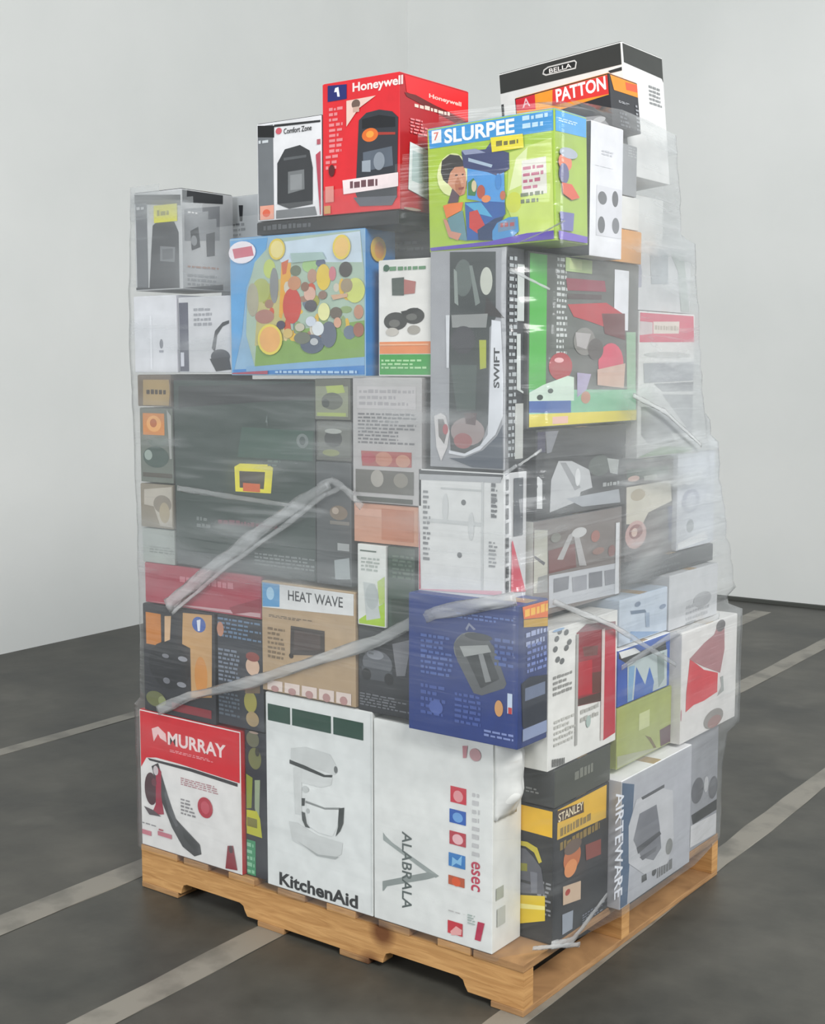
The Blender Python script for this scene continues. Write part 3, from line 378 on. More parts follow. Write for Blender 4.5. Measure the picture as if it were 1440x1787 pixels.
   ('lime_panel',[('p','L',[(.0037,.0118),(.079,.059),(.079,.003),(.0036,.003)],'a8cc34'),('p','L',[(.0577,.1048),(.079,.1182),(.079,.0592),(.0637,.051)],'b8cf70')]),
   ('product_picture',[('p','L',[(.0168,.1008),(.0514,.0993),(.0667,.0216),(.0259,.0119)],'c2c8c8'),('e','L',.0419,.0685,.0188,.0299,'b2b9ba')]),
   ('lettering',[('p','L',[(.0078,.1712),(.0548,.1712),(.0548,.1746),(.0078,.1746)],'5a6a60'),('l','L',.0108,.1252,.064,.16,4,'a8b0aa')]),
 ]),
 ('dark_green_box', 'slim dark green carton beside the slim lime and white one', (-0.371, -0.296, 0.002, 0.3, 0.816, 1.004), {'L': '34493c', 'R': '2d3f34', 'T': '34493c'}, [
   ('lettering',[('l','L',.0129,.1148,.072,.1719,6,'54685a'),('p','L',[(.0096,.0686),(.072,.076),(.072,.0176),(.0126,.0047)],'2a3a2e')]),
 ]),
 ('fan_heater_box', 'grey and white carton with heater picture and yellow sticker, upper left end', (-1.19, -1.016, 0, 0.18, 1.6, 1.846), {'L': 'c4c6c8', 'R': 'b9bbbd', 'T': '232528'}, [
   ('black_top_band',[('p','L',[(.0031,.243),(.171,.2307),(.171,.2052),(.003,.2198)],'2a2c2f'),('p','R',[(.003,.243),(.1443,.243),(.1437,.2212),(.003,.2128)],'3a3c3f')]),
   ('side_panel',[('p','L',[(.0063,.0065),(.0478,.0065),(.0478,.2195),(.0063,.2195)],'6a6d72'),('p','R',[(.0098,.1968),(.132,.2147),(.13,.128),(.0078,.1188)],'8e9195')]),
   ('product_picture',[('p','L',[(.0688,.1616),(.089,.1721),(.1474,.1662),(.1621,.14),(.1622,.003),(.0519,.0064)],'4a4c50'),('p','L',[(.0949,.1093),(.1495,.1038),(.1469,.0668),(.0938,.072)],'7b7e82'),('p','L',[(.1026,.0751),(.1409,.0751),(.1409,.1009),(.1026,.1009)],'64676b'),('p','R',[(.0275,.1441),(.0551,.157),(.0613,.1068),(.0314,.0967)],'3f4145'),('p','R',[(.0823,.1405),(.1129,.1483),(.1115,.0888),(.0833,.0842)],'484a4e'),('e','R',.0394,.1212,.0104,.0128,'8c8f92')]),
   ('yellow_sticker',[('p','L',[(.0743,.1675),(.1591,.1675),(.1591,.2103),(.0743,.2103)],'e2de30'),('l','L',.086,.1777,.1478,.2031,1,'8f8c3a')]),
   ('lettering',[('l','R',.0158,.0516,.1245,.0613,1,'a88070'),('l','R',.0153,.0075,.1158,.04,3,'8f9295'),('l','L',.0102,.2003,.0501,.2138,1,'c9cbcd'),('l','R',.0192,.1859,.0521,.1935,1,'e8e8e8')]),
   ('base_band',[('p','L',[(.003,.0084),(.171,.003),(.171,.003),(.003,.003)],'4b4d50'),('p','R',[(.003,.003),(.1392,.0169),(.1387,.003),(.003,.003)],'4b4d50')]),
 ]),
 ('white_cable_box', 'plain white carton with a tiny dark drawing, far left, upper half', (-1.2, -1.042, 0, 0.34, 1.392, 1.585), {'L': 'dcdde2', 'R': 'cfd0d8', 'T': 'dcdde2'}, [
   ('small_drawing',[('e','L',.1014,.0725,.0064,.0119,'6c6f7a'),('p','L',[(.093,.0507),(.1087,.0507),(.1087,.0563),(.093,.0563)],'9a9ca6')]),
   ('edge_tape',[('p','L',[(.0596,.0072),(.0674,.0072),(.0674,.1439),(.0596,.1439)],'e8e9ee')]),
 ]),
 ('helmet_box', 'white carton with dark spine and black curved hose picture, upper left', (-1.038, -0.852, 0.003, 0.34, 1.392, 1.578), {'L': 'cfd0d4', 'R': 'c4c6cc', 'T': 'cfd0d4'}, [
   ('dark_spine',[('p','L',[(.003,.003),(.0355,.003),(.0355,.1739),(.003,.1739)],'565868'),('p','L',[(.0064,.0154),(.0186,.0154),(.0186,.0504),(.0064,.0504)],'d8dae4')]),
   ('product_picture',[('p','L',[(.1172,.0602),(.1294,.1021),(.1557,.1225),(.1778,.1272),(.1776,.1195),(.1555,.1121),(.1365,.0915),(.1281,.0496)],'3b3d42'),('e','L',.1465,.039,.033,.0184,'4a4d54'),('p','L',[(.1091,.0339),(.1759,.0389),(.183,.0076),(.1308,.003)],'3a3c42')]),
   ('lettering',[('l','L',.0556,.1127,.1184,.1615,4,'9a9ca2')]),
 ]),
 ('shaver_box', 'pale carton with a small black figure and yellow sticker, behind the grey heater carton', (-1.082, -0.935, 0.2, 0.34, 1.587, 1.846), {'L': 'c9ccce', 'R': 'bfc2c4', 'T': 'b8bbbd'}, [
   ('small_drawing',[('p','L',[(.0684,.2367),(.0838,.2356),(.0807,.1948),(.0715,.1954)],'3a3c40'),('l','L',.0325,.1556,.0938,.1924,3,'8a8c90')]),
   ('yellow_sticker',[('p','L',[(.003,.1974),(.0404,.1974),(.0404,.2221),(.003,.2221)],'cdd040')]),
 ]),
 ('ceramic_heater_box', 'grey and white carton with a black ceramic heater picture, beside the red one on top', (-0.757, -0.557, 0, 0.2, 1.748, 1.972), {'L': 'dfdfe2', 'R': 'b9bbbd', 'T': '3a3c3f'}, [
   ('black_edge_band',[('p','L',[(.003,.003),(.0517,.003),(.0517,.2188),(.003,.2188)],'6e7276'),('p','L',[(.003,.221),(.0553,.2156),(.0549,.1888),(.003,.1942)],'17181a'),('p','L',[(.0554,.218),(.197,.2134),(.197,.2087),(.0553,.2122)],'2c2d30')]),
   ('product_picture',[('p','L',[(.0642,.1293),(.0882,.1588),(.1347,.164),(.1639,.1491),(.1732,.11),(.1723,.0283),(.0996,.0228),(.0628,.0362)],'3c3e41'),('p','L',[(.0975,.1069),(.1471,.1084),(.1479,.0639),(.0968,.0572)],'75787a'),('p','L',[(.104,.0646),(.14,.0646),(.14,.099),(.104,.099)],'8b8e90'),('p','L',[(.0845,.1397),(.154,.1405),(.154,.1347),(.0844,.1334)],'5b5e61'),('p','L',[(.0591,.0217),(.1788,.023),(.185,.003),(.0588,.003)],'74777a')]),
   ('orange_sticker',[('p','L',[(.0078,.003),(.052,.003),(.052,.0352),(.0078,.0352)],'e0a08c'),('e','L',.0283,.0178,.0123,.0089,'d8664c')]),
   ('lettering',[('t','L','Comfort Zone',.1282,.1995,.0856,.0125,0,'3a3b3e'),('e','L',.07,.2019,.0094,.0073,'c95a66'),('l','L',.1868,.1546,.197,.1755,1,'b05a66'),('l','L',.0057,.1756,.0411,.1889,1,'c9ced2')]),
   ('red_edge',[('p','L',[(.1832,.1377),(.197,.1451),(.197,.003),(.1946,.003)],'b5485a')]),
 ]),
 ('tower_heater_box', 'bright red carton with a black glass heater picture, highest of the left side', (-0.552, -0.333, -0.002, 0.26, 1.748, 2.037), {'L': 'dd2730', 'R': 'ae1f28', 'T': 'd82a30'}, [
   ('lettering',[('t','L','Honeywell',.1582,.2694,.1402,.025,0,'f3e2de'),('l','L',.0193,.1346,.0593,.2374,9,'e58a8e'),('l','L',.0088,.0981,.0464,.1346,3,'e58a8e')]),
   ('side_header',[('p','R',[(.016,.286),(.259,.286),(.259,.2239),(.024,.2508)],'e8262c'),('p','R',[(.016,.2491),(.0564,.2501),(.259,.2188),(.259,.2036),(.024,.2414)],'6a2020'),('t','R','Honeywell',.1689,.2551,.1258,.0122,0,'f2c8bc'),('l','R',.0523,.2202,.2009,.2353,1,'e8d0c0')]),
   ('blue_logo',[('p','L',[(.0165,.2846),(.0715,.2815),(.0713,.25),(.0162,.2495)],'20296e'),('p','L',[(.0353,.2683),(.0385,.2772),(.0479,.2784),(.0515,.257),(.0446,.2578),(.0428,.2683)],'eceef8')]),
   ('product_picture',[('p','L',[(.1061,.1998),(.1274,.2135),(.1635,.2164),(.1991,.2087),(.2154,.1947),(.2117,.0243),(.1748,.0132),(.1081,.018),(.0959,.0423)],'33363d'),('p','L',[(.1152,.2011),(.1635,.205),(.2078,.1955),(.2078,.1751),(.1151,.1803)],'1d1f24'),('e','L',.1375,.165,.0228,.0147,'e2702c'),('e','L',.1375,.1664,.0108,.0073,'f0a040'),('p','L',[(.1604,.1687),(.2078,.1638),(.2078,.1588),(.1603,.1627)],'a83a30'),('p','L',[(.1179,.1291),(.1989,.1351),(.2018,.0937),(.1177,.0873)],'5b6470'),('p','L',[(.1147,.1108),(.1391,.1109),(.139,.0854),(.1146,.0875)],'9aa2ac'),('e','L',.1631,.1064,.0156,.0194,'8a929c'),('p','L',[(.0897,.0334),(.2134,.0287),(.1986,.0091),(.1081,.0133)],'5c5f68'),('p','L',[(.0713,.2454),(.1547,.2471),(.1062,.2252),(.0709,.1896)],'e8c9bc'),('e','L',.0983,.2353,.0122,.0102,'6f5a50'),('p','L',[(.0897,.218),(.108,.218),(.108,.2293),(.0897,.2293)],'c8a898')]),
   ('white_ribbon',[('p','L',[(.0588,.0735),(.216,.078),(.216,.0484),(.0617,.0426)],'efdfe0'),('l','L',.0806,.0464,.1629,.0764,1,'6a4a50')]),
   ('small_pictures',[('e','L',.0275,.0974,.0089,.0133,'5a1c20'),('p','L',[(.0081,.0281),(.0332,.0281),(.0332,.0634),(.0081,.0634)],'d88a80'),('p','L',[(.0045,.003),(.0234,.003),(.0234,.0206),(.0045,.0206)],'c89a60')]),
   ('side_panel',[('p','R',[(.0339,.1467),(.0991,.1367),(.1009,.0291),(.0276,.0449)],'dfe6ea'),('p','R',[(.0433,.1296),(.083,.1253),(.079,.0597),(.0393,.0646)],'b9cdd0'),('l','R',.0355,.1647,.099,.1995,5,'e58a8e'),('e','R',.0433,.003,.0318,.003,'a8988c')]),
 ]),
 ('flat_black_box', 'flat black carton lying under the bright red carton on the left side top', (-0.757, -0.335, -0.004, 0.3, 1.716, 1.744), {'L': '222427', 'R': '303338', 'T': '222427'}, [
   ('lettering',[('l','L',.0213,.0046,.1687,.025,1,'55585c')]),
 ]),
 ('play_set_box', 'wide light blue carton with children playing and round yellow badges', (-0.848, -0.428, -0.004, 0.105, 1.386, 1.712), {'L': '8bb0cc', 'R': '2b7fc4', 'T': '5a9cd0'}, [
   ('blue_border',[('p','L',[(.003,.3207),(.1255,.323),(.1181,.291),(.0828,.2576),(.0536,.2081),(.0372,.0961),(.0063,.003),(.003,.003)],'5da0d4'),('p','L',[(.0067,.0136),(.417,.0285),(.417,.003),(.0062,.003)],'3b80c2'),('p','L',[(.0501,.0214),(.417,.0428),(.417,.0237),(.0498,.0085)],'7fa8cc')]),
   ('meadow_picture',[('p','L',[(.0829,.2676),(.1528,.3189),(.4054,.323),(.417,.2332),(.417,.0428),(.0785,.0214),(.0515,.0959),(.057,.1978)],'a3b8a8'),('p','L',[(.1527,.309),(.4054,.321),(.4112,.2523),(.1656,.2638)],'c3d3e0'),('p','L',[(.0869,.0954),(.417,.1238),(.417,.0428),(.0785,.0214)],'7fa058'),('p','L',[(.0958,.2066),(.1922,.2329),(.1901,.0839),(.0794,.07)],'b8b27a')]),
   ('children_picture',[('c','L',.0954,.0739,.4047,.2235,(36,9,5,24),['d8b24a','c75a44','d6c48f','6a7888','c9c3b4','a0a050','9a7a68','8aa070']),('p','L',[(.1686,.262),(.1985,.2606),(.1978,.2085),(.1667,.1321),(.1592,.1378)],'dca23c'),('p','L',[(.1686,.262),(.1912,.2692),(.1832,.2366),(.1719,.2343)],'c8643c'),('e','L',.1305,.2499,.019,.0222,'b8c86a'),('e','L',.1027,.2008,.0289,.028,'a8b068'),('e','L',.0751,.1792,.0195,.0395,'a3a08c'),('e','L',.1133,.1388,.0307,.0168,'a87a70'),('e','L',.1451,.2105,.0136,.0417,'85888a'),('e','L',.2009,.1617,.0289,.0414,'c24c44'),('e','L',.209,.2136,.0204,.0164,'c08a68'),('e','L',.2131,.2422,.0166,.0123,'6a7460'),('e','L',.2573,.2525,.0235,.0163,'9cc080'),('e','L',.2643,.2278,.0145,.0162,'b08a78'),('e','L',.2899,.2564,.0143,.0092,'55607a'),('e','L',.2985,.2237,.0214,.0296,'d8bc48'),('e','L',.3253,.2307,.0106,.0161,'c87a84'),('e','L',.2566,.1874,.0181,.0163,'cfa898'),('e','L',.2421,.2042,.0125,.0109,'8a6a5a'),('e','L',.3641,.2384,.0191,.0173,'4c4946'),('e','L',.3915,.1909,.0285,.0278,'c6ce74'),('e','L',.3673,.2024,.0174,.0159,'9a8a70'),('e','L',.4016,.143,.0138,.0159,'b88a74'),('e','L',.4014,.1032,.0155,.016,'9a6858'),('e','L',.2626,.0726,.0363,.0219,'586274'),('e','L',.3134,.0938,.0235,.0298,'646c7c'),('e','L',.2812,.1079,.018,.0164,'d4dade'),('e','L',.2595,.1246,.0153,.0114,'c8d0dc'),('e','L',.2599,.1601,.0182,.0136,'55545c'),('e','L',.2996,.1455,.0179,.0203,'dcdca0'),('e','L',.3352,.1419,.0177,.0134,'6a6258'),('e','L',.3403,.1203,.0113,.0118,'cfa088'),('e','L',.2963,.1834,.0129,.0097,'8c7468'),('e','L',.1888,.0984,.015,.0111,'c8b070'),('e','L',.1665,.1182,.0136,.01,'4e4a5c'),('e','L',.2334,.0867,.0257,.0138,'6f7468'),('e','L',.2699,.078,.0124,.0082,'b8bcc0'),('e','L',.2263,.1116,.0147,.0094,'c0bca8'),('p','L',[(.3214,.1826),(.3707,.185),(.3706,.177),(.3284,.1716)],'c8a488'),('p','L',[(.1988,.2825),(.2973,.2802),(.3078,.2636),(.2059,.2603)],'9fb8b4')]),
   ('logo_oval',[('e','L',.0446,.2922,.0446,.0263,'e9e4ea'),('p','L',[(.0127,.3015),(.0766,.3057),(.0832,.2827),(.0194,.2782)],'c76a7a')]),
   ('yellow_badges',[('e','L',.1572,.2939,.0257,.0247,'d8c04a'),('e','L',.1572,.2939,.0203,.0198,'ded08a'),('e','L',.3541,.2884,.0263,.0277,'e2c84c'),('e','L',.3541,.2884,.0207,.0219,'e8c070'),('e','L',.132,.0846,.0398,.0364,'d8c858'),('e','L',.132,.0846,.033,.0303,'dda868'),('e','R',.0415,.2831,.0282,.0276,'e0b838'),('e','R',.0446,.2809,.0172,.019,'dd9a48')]),
   ('red_strip',[('p','L',[(.0065,.0058),(.1239,.0112),(.1236,.003),(.0062,.003)],'a8465c')]),
   ('lettering',[('l','L',.1482,.003,.3973,.0138,1,'a8c8e4')]),
 ]),
 ('sunglasses_box', 'white carton with dark goggles picture, orange stripe and green foot', (-0.402, -0.253, 0.01, 0.1, 1.386, 1.64), {'L': 'dddcd8', 'R': 'cfcfca', 'T': 'dddcd8'}, [
   ('green_panel',[('p','L',[(.003,.003),(.146,.003),(.146,.0477),(.003,.0477)],'349a42')]),
   ('orange_stripe',[('p','L',[(.003,.0491),(.1449,.0491),(.1449,.0755),(.003,.0755)],'e08a58')]),
   ('product_picture',[('e','L',.0478,.1205,.0328,.0198,'3f403e'),('e','L',.0983,.1311,.0291,.0177,'3a3b39'),('e','L',.0448,.1159,.0156,.0085,'6a6a66'),('e','L',.0924,.1289,.0152,.0074,'62635f'),('p','L',[(.0628,.1413),(.11,.1485),(.11,.1402),(.0688,.1318)],'2c2d2c'),('e','L',.0983,.1008,.0175,.0102,'a09c94'),('e','L',.0388,.0971,.018,.0094,'bcb8b0'),('p','L',[(.0378,.2147),(.0718,.2157),(.0718,.1761),(.039,.1772)],'4c5650'),('p','L',[(.0718,.2111),(.1041,.2052),(.1012,.1798),(.0718,.1785)],'a86a64')]),
   ('lettering',[('l','L',.015,.2271,.1331,.2424,1,'5f8a66'),('e','L',.0229,.2374,.0084,.0075,'2f5a44'),('l','L',.0083,.0143,.1334,.038,3,'a8d8a0'),('p','L',[(.003,.0673),(.1391,.0673),(.1391,.0706),(.003,.0706)],'eab08a')]),
 ]),
 ('dark_gap_box', 'small black carton deep in shadow over the goggles carton', (-0.54, -0.297, 0.13, 0.235, 1.645, 1.714), {'L': '25272a', 'R': '2f3236', 'T': '25272a'}, [  # added dark carton; the shade of the gap is in its colour
   ('lettering',[('l','L',.0909,.022,.1832,.0512,2,'4a4d52')]),
 ]),
 ('slush_machine_box', 'lime and blue slush machine carton with a boy picture and yellow sticker', (-0.29, 0.03, 0.05, 0.182, 1.664, 1.929), {'L': 'a7c836', 'R': '9cb845', 'T': '3aa0dc'}, [
   ('blue_header',[('p','L',[(.003,.262),(.317,.262),(.317,.2212),(.0061,.2225)],'2a93d6'),('p','R',[(.003,.262),(.129,.262),(.1287,.2231),(.003,.2206)],'3f9edd')]),
   ('number_logo',[('p','L',[(.0119,.2327),(.0374,.2327),(.0374,.2597),(.0119,.2597)],'e9eef0'),('t','L','7',.0241,.247,.0131,.0169,0,'d2553a')]),
   ('lettering',[('t','L','SLURPEE',.1348,.2432,.1787,.0304,0,'f2f7fa'),('l','L',.2435,.2299,.3045,.262,2,'bfe0f4'),('l','R',.0142,.2408,.0914,.2499,2,'c6e2f4')]),
   ('picture_background',[('p','L',[(.2101,.1894),(.3135,.2067),(.3162,.0211),(.2326,.0166),(.2023,.0789)],'c4d86a'),('p','L',[(.2269,.1756),(.2553,.1955),(.2457,.1217),(.2086,.1115)],'e0ebb0'),('e','L',.2196,.0866,.0198,.0213,'c8d040')]),
   ('pink_lettering',[('p','L',[(.2409,.1692),(.2993,.1715),(.3009,.0971),(.2397,.0988)],'dcdad0'),('l','L',.2435,.1072,.2928,.1595,4,'b8607c'),('l','L',.237,.0787,.2979,.1061,2,'6f7a60')]),
   ('boy_picture',[('e','L',.0653,.1609,.0405,.0451,'dde6a6'),('p','L',[(.0593,.1664),(.0718,.1784),(.0943,.177),(.1,.1618),(.1015,.1374),(.0959,.1162),(.0823,.1139),(.0646,.1304),(.0512,.1453)],'c98d6e'),('p','L',[(.0803,.1543),(.086,.1415),(.0916,.1239),(.0854,.1148),(.0735,.1234),(.0709,.1432)],'b3704e'),('p','L',[(.0349,.1692),(.0386,.1933),(.0602,.2041),(.0843,.1988),(.0959,.1828),(.0943,.175),(.0717,.176),(.0599,.1659),(.052,.1428),(.0407,.1526)],'33302f'),('e','L',.0758,.1585,.0042,.0015,'3a2a24'),('e','L',.0924,.1583,.003,.0015,'3a2a24'),('p','L',[(.0878,.1535),(.095,.1405),(.0875,.1401)],'d9a080'),('p','L',[(.0797,.1313),(.0954,.132),(.0932,.1267),(.0826,.1268)],'94483a'),('p','L',[(.0646,.1317),(.0824,.1151),(.079,.1008),(.0516,.1011)],'5a4650'),('p','L',[(.0509,.0693),(.0907,.0826),(.1012,.017),(.056,.0269)],'5f8a94'),('p','L',[(.0393,.0975),(.0577,.1005),(.0926,.1),(.0877,.0829),(.0478,.0696)],'e8772c'),('p','L',[(.0386,.0704),(.0493,.0657),(.0594,.0414),(.0865,.0341),(.0771,.0202),(.053,.0297)],'c98a72')]),
   ('machine_picture',[('p','L',[(.1047,.1709),(.1575,.1552),(.1979,.1506),(.1982,.0888),(.1503,.0936),(.1032,.1057)],'4c97da'),('p','L',[(.0905,.2065),(.1526,.2036),(.1675,.2184),(.1787,.2004),(.2101,.1894),(.2109,.1562),(.1805,.145),(.1575,.1552),(.0957,.172)],'37406e'),('p','L',[(.0905,.2089),(.1263,.2081),(.1525,.1965),(.0993,.1981)],'8f98b8'),('p','L',[(.1081,.1911),(.1694,.1694),(.1664,.1638),(.1079,.1838)],'a9bcd0'),('p','L',[(.097,.099),(.1504,.096),(.1982,.0888),(.1997,.0648),(.1727,.0434),(.1546,.0149),(.1012,.0182)],'1d559f'),('p','L',[(.097,.0966),(.1386,.0948),(.1672,.0607),(.1322,.0713)],'48a4d0'),('p','L',[(.1063,.1393),(.1205,.1474),(.1305,.1294),(.1241,.1096),(.1057,.1127)],'3f7a48'),('e','L',.1216,.1304,.0065,.0121,'d8c8a0'),('e','L',.1391,.1165,.0105,.0145,'b5533c'),('e','L',.152,.1007,.0116,.0077,'e48a50'),('p','L',[(.1085,.0772),(.1294,.08),(.1479,.0457),(.1284,.0305),(.1078,.0444)],'c8342c'),('e','L',.1832,.1333,.0075,.0167,'3d86cc'),('p','L',[(.1285,.0377),(.173,.0578),(.1962,.0604),(.1663,.0127),(.131,.0157)],'16335f'),('e','L',.1941,.1035,.0069,.0095,'c06a50')]),
   ('blue_badge',[('p','L',[(.1667,.0319),(.1786,.0477),(.2076,.0569),(.2304,.056),(.2327,.0261),(.2009,.005),(.1777,.003),(.1663,.0151)],'3f8cc6'),('p','L',[(.1815,.0474),(.2247,.0529),(.2243,.0316),(.1811,.0283)],'6a86a4'),('l','L',.1873,.0342,.2215,.0493,1,'a8565c')]),
   ('yellow_sticker',[('p','L',[(.1657,.2256),(.2456,.2234),(.2478,.1947),(.169,.1953)],'e9da1e'),('l','L',.1796,.2009,.2343,.2192,1,'6f6a2a')]),
   ('purple_base',[('p','L',[(.003,.0101),(.1586,.0113),(.253,.0203),(.317,.02),(.317,.003),(.0063,.003)],'5a3fae'),('p','R',[(.0043,.0206),(.1244,.0164),(.1238,.003),(.0078,.003)],'6a4cb8')]),
   ('side_picture',[('e','R',.0346,.1609,.0274,.018,'d8785a'),('e','R',.0295,.1378,.02,.0207,'5a5a86'),('p','R',[(.0201,.1188),(.0609,.1187),(.0929,.0946),(.0602,.0868),(.024,.0967)],'d2553c'),('p','R',[(.0097,.0593),(.0689,.0602),(.0634,.0231),(.0178,.0217)],'6a6aa6'),('e','R',.0486,.1807,.0369,.0109,'a8b0c0')]),
 ], 1.6),
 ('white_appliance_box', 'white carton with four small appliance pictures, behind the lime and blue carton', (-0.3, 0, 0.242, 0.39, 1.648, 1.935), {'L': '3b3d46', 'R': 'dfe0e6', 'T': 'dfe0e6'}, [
   ('picture_grid',[('p','R',[(.0287,.0457),(.145,.0457),(.145,.154),(.0287,.154)],'d2d3da'),('e','R',.0547,.128,.0203,.0144,'5a5c62'),('e','R',.1133,.1314,.0146,.0176,'4a4c52'),('e','R',.0515,.0698,.0162,.0183,'55575d'),('e','R',.1174,.0729,.0168,.0176,'6a6c72')]),
   ('lettering',[('l','R',.0194,.1945,.132,.1958,1,'b4b6c0'),('l','R',.0483,.2199,.0997,.2326,2,'c2c4cc')]),
 ]),
 ('orange_band_heater_box', 'black carton with orange top band and red lettered plate, near the top', (-0.285, -0.033, 0.4, 0.54, 1.95, 2.068), {'L': '26262a', 'R': '34353a', 'T': 'e8902c'}, [
   ('orange_band',[('p','L',[(.003,.115),(.249,.115),(.249,.0699),(.1058,.0639),(.0511,.0657),(.003,.0785)],'e8962a'),('p','R',[(.0056,.115),(.137,.115),(.137,.0842),(.0195,.0829)],'e8902c')]),
   ('red_plate',[('p','L',[(.105,.115),(.249,.1142),(.249,.0713),(.1012,.0788)],'d9302c'),('p','L',[(.003,.115),(.0564,.115),(.0556,.0803),(.003,.0881)],'cf2233'),('p','R',[(.078,.1104),(.137,.1133),(.137,.0956),(.0805,.093)],'d85a3a')]),
   ('lettering',[('t','L','PATTON',.178,.098,.1312,.0308,0,'f6eceb'),('t','L','A',.0314,.1012,.0215,.0204,0,'e8c0c6'),('l','R',.0376,.0572,.0965,.0632,2,'b8bac0'),('l','R',.1203,.003,.137,.0661,7,'9a9ca2'),('l','R',.0387,.003,.0858,.0381,4,'6a6c72')]),
   ('product_picture',[('p','L',[(.1629,.0368),(.2261,.0279),(.2436,.003),(.1675,.0231)],'8a8c8e'),('e','L',.2196,.0193,.0169,.0069,'b8babc')]),
 ], 6.2),
 ('vacuum_box', 'tallest white carton with a broad black top band and a small lettered logo plate', (-0.414, -0.066, 0.55, 0.765, 1.86, 2.173), {'L': 'e2e3e1', 'R': 'dcdddc', 'T': '2e3032'}, [
   ('black_band',[('p','L',[(.003,.31),(.345,.31),(.345,.2601),(.003,.2636),(.003,.2642)],'2f312f'),('p','R',[(.0039,.31),(.212,.31),(.212,.2523),(.2056,.2609),(.0059,.2657)],'363836')]),
   ('logo_plate',[('p','L',[(.132,.2948),(.1452,.2999),(.2205,.2989),(.2262,.2923),(.222,.2773),(.1372,.279),(.128,.2848)],'c9cac8'),('p','L',[(.135,.2925),(.1462,.2965),(.2191,.2955),(.2225,.2921),(.2192,.2806),(.1387,.2824),(.132,.2866)],'191a19'),('t','L','BELLA',.179,.2882,.0629,.0105,0,'e8e8e6')]),
   ('lettering',[('t','L','L',.0157,.2066,.025,.06,0,'2a2b2c'),('l','R',.1289,.1852,.1951,.2343,5,'8a8c8e')]),
   ('dark_stripe',[('p','L',[(.3086,.2526),(.345,.2541),(.345,.2459),(.3141,.2462)],'2c2d2e')]),
 ], 5.2),
 ('grey_film_box', 'plain grey carton under the heavy film, directly under the orange-topped black carton', (-0.335, -0.045, 0.402, 0.545, 1.805, 1.921), {'L': '8c8e92', 'R': '8d9094', 'T': '8c8e92'}, [
   ('lettering',[('l','R',.0975,.0889,.14,.113,4,'a8abae')]),
 ]),
 ('small_white_box', 'small white carton beneath the grey one, over an orange carton on the right side', (-0.335, -0.045, 0.4, 0.56, 1.728, 1.802), {'L': 'd4d4d2', 'R': 'd9d9d6', 'T': 'd4d4d2'}, [
   ('lettering',[('l','R',.1365,.071,.157,.071,1,'a8a8a4')]),
 ]),
 ('small_orange_box', 'small orange carton under the heavy film, below the small white one', (-0.335, -0.042, 0.4, 0.57, 1.65, 1.725), {'L': 'c8883c', 'R': 'd0903c', 'T': 'c8883c'}, [
   ('grey_panel',[('p','R',[(.1456,.072),(.167,.072),(.167,.072),(.1456,.072)],'a8863c'),('l','R',.0893,.072,.135,.072,2,'e0b070')]),
 ]),
 ('window_tool_box', 'tall grey carton with a clear front window over a dark tool and white curved lettering', (-0.252, -0.058, 0, 0.07, 1.19, 1.652), {'L': '9b9da2', 'R': '24272c', 'T': '8a8c92'}, [
   ('window_recess',[('p','L',[(.0515,.459),(.1676,.4539),(.1687,.3169),(.1534,.2979),(.151,.0968),(.1316,.047),(.0917,.0322),(.0551,.0375),(.0508,.1043),(.052,.326)],'3c4242')]),
   ('product_picture',[('e','L',.0858,.4032,.0238,.039,'5c6663'),('p','L',[(.0617,.4236),(.0698,.4168),(.0741,.3451),(.064,.3519)],'8a948f'),('p','L',[(.1015,.4283),(.1094,.428),(.1296,.35),(.1178,.3439)],'79837f'),('e','L',.1449,.3944,.0155,.0288,'c2c6bb'),('p','L',[(.1451,.3624),(.191,.3164),(.1415,.3239)],'3a3838'),('p','L',[(.056,.3259),(.1493,.327),(.1456,.2981),(.0582,.2996)],'8c8f8e'),('e','L',.0865,.273,.0318,.0295,'45464a'),('p','L',[(.0544,.2206),(.1226,.2205),(.1192,.1256),(.0711,.1213)],'4b5753'),('p','L',[(.1281,.2725),(.1458,.2723),(.1462,.214),(.1305,.2108)],'a8b040'),('e','L',.0995,.0789,.0438,.0298,'9a8a88'),('e','L',.0876,.0587,.0241,.0167,'9c5a5a'),('p','L',[(.0913,.1184),(.1232,.1191),(.1194,.0927),(.0954,.0954)],'4d2f30')]),
   ('white_curve',[('p','L',[(.1591,.3139),(.1822,.3102),(.1891,.1883),(.189,.114),(.1707,.0745),(.1317,.0404),(.0918,.0255),(.0511,.0306),(.051,.0373),(.0918,.0315),(.1316,.0503),(.1512,.0739),(.1545,.1556)],'d9dce2'),('p','L',[(.0418,.3262),(.052,.326),(.0504,.214),(.0443,.214)],'d0d3d8')]),
   ('lettering',[('t','L','SWIFT',.1725,.214,.0839,.0147,1,'26282c'),('p','L',[(.0116,.1101),(.0302,.1172),(.0426,.1108),(.0529,.0776),(.0469,.0439),(.0305,.0129),(.018,.0428)],'d5d2d2'),('p','L',[(.022,.1036),(.0364,.1039),(.0468,.0774),(.0387,.0503),(.0242,.0666)],'6b6866'),('e','L',.0419,.0823,.0073,.0114,'b04a52')]),
   ('dark_foot',[('p','L',[(.0511,.0205),(.0918,.0222),(.1396,.0407),(.1746,.0714),(.1899,.0978),(.191,.003),(.112,.003)],'3f4856')]),
   ('side_lettering',[('l','R',.0094,.0242,.04,.4469,30,'aab0b4'),('p','R',[(.0396,.3122),(.067,.3122),(.067,.4297),(.0396,.4297)],'c4cac8'),('p','R',[(.0389,.2852),(.0542,.2855),(.0561,.1682),(.067,.1646),(.067,.1597),(.0408,.1685)],'c6ccca'),('p','R',[(.0352,.022),(.067,.022),(.067,.1392),(.0352,.1392)],'b8bab6')]),
 ]),
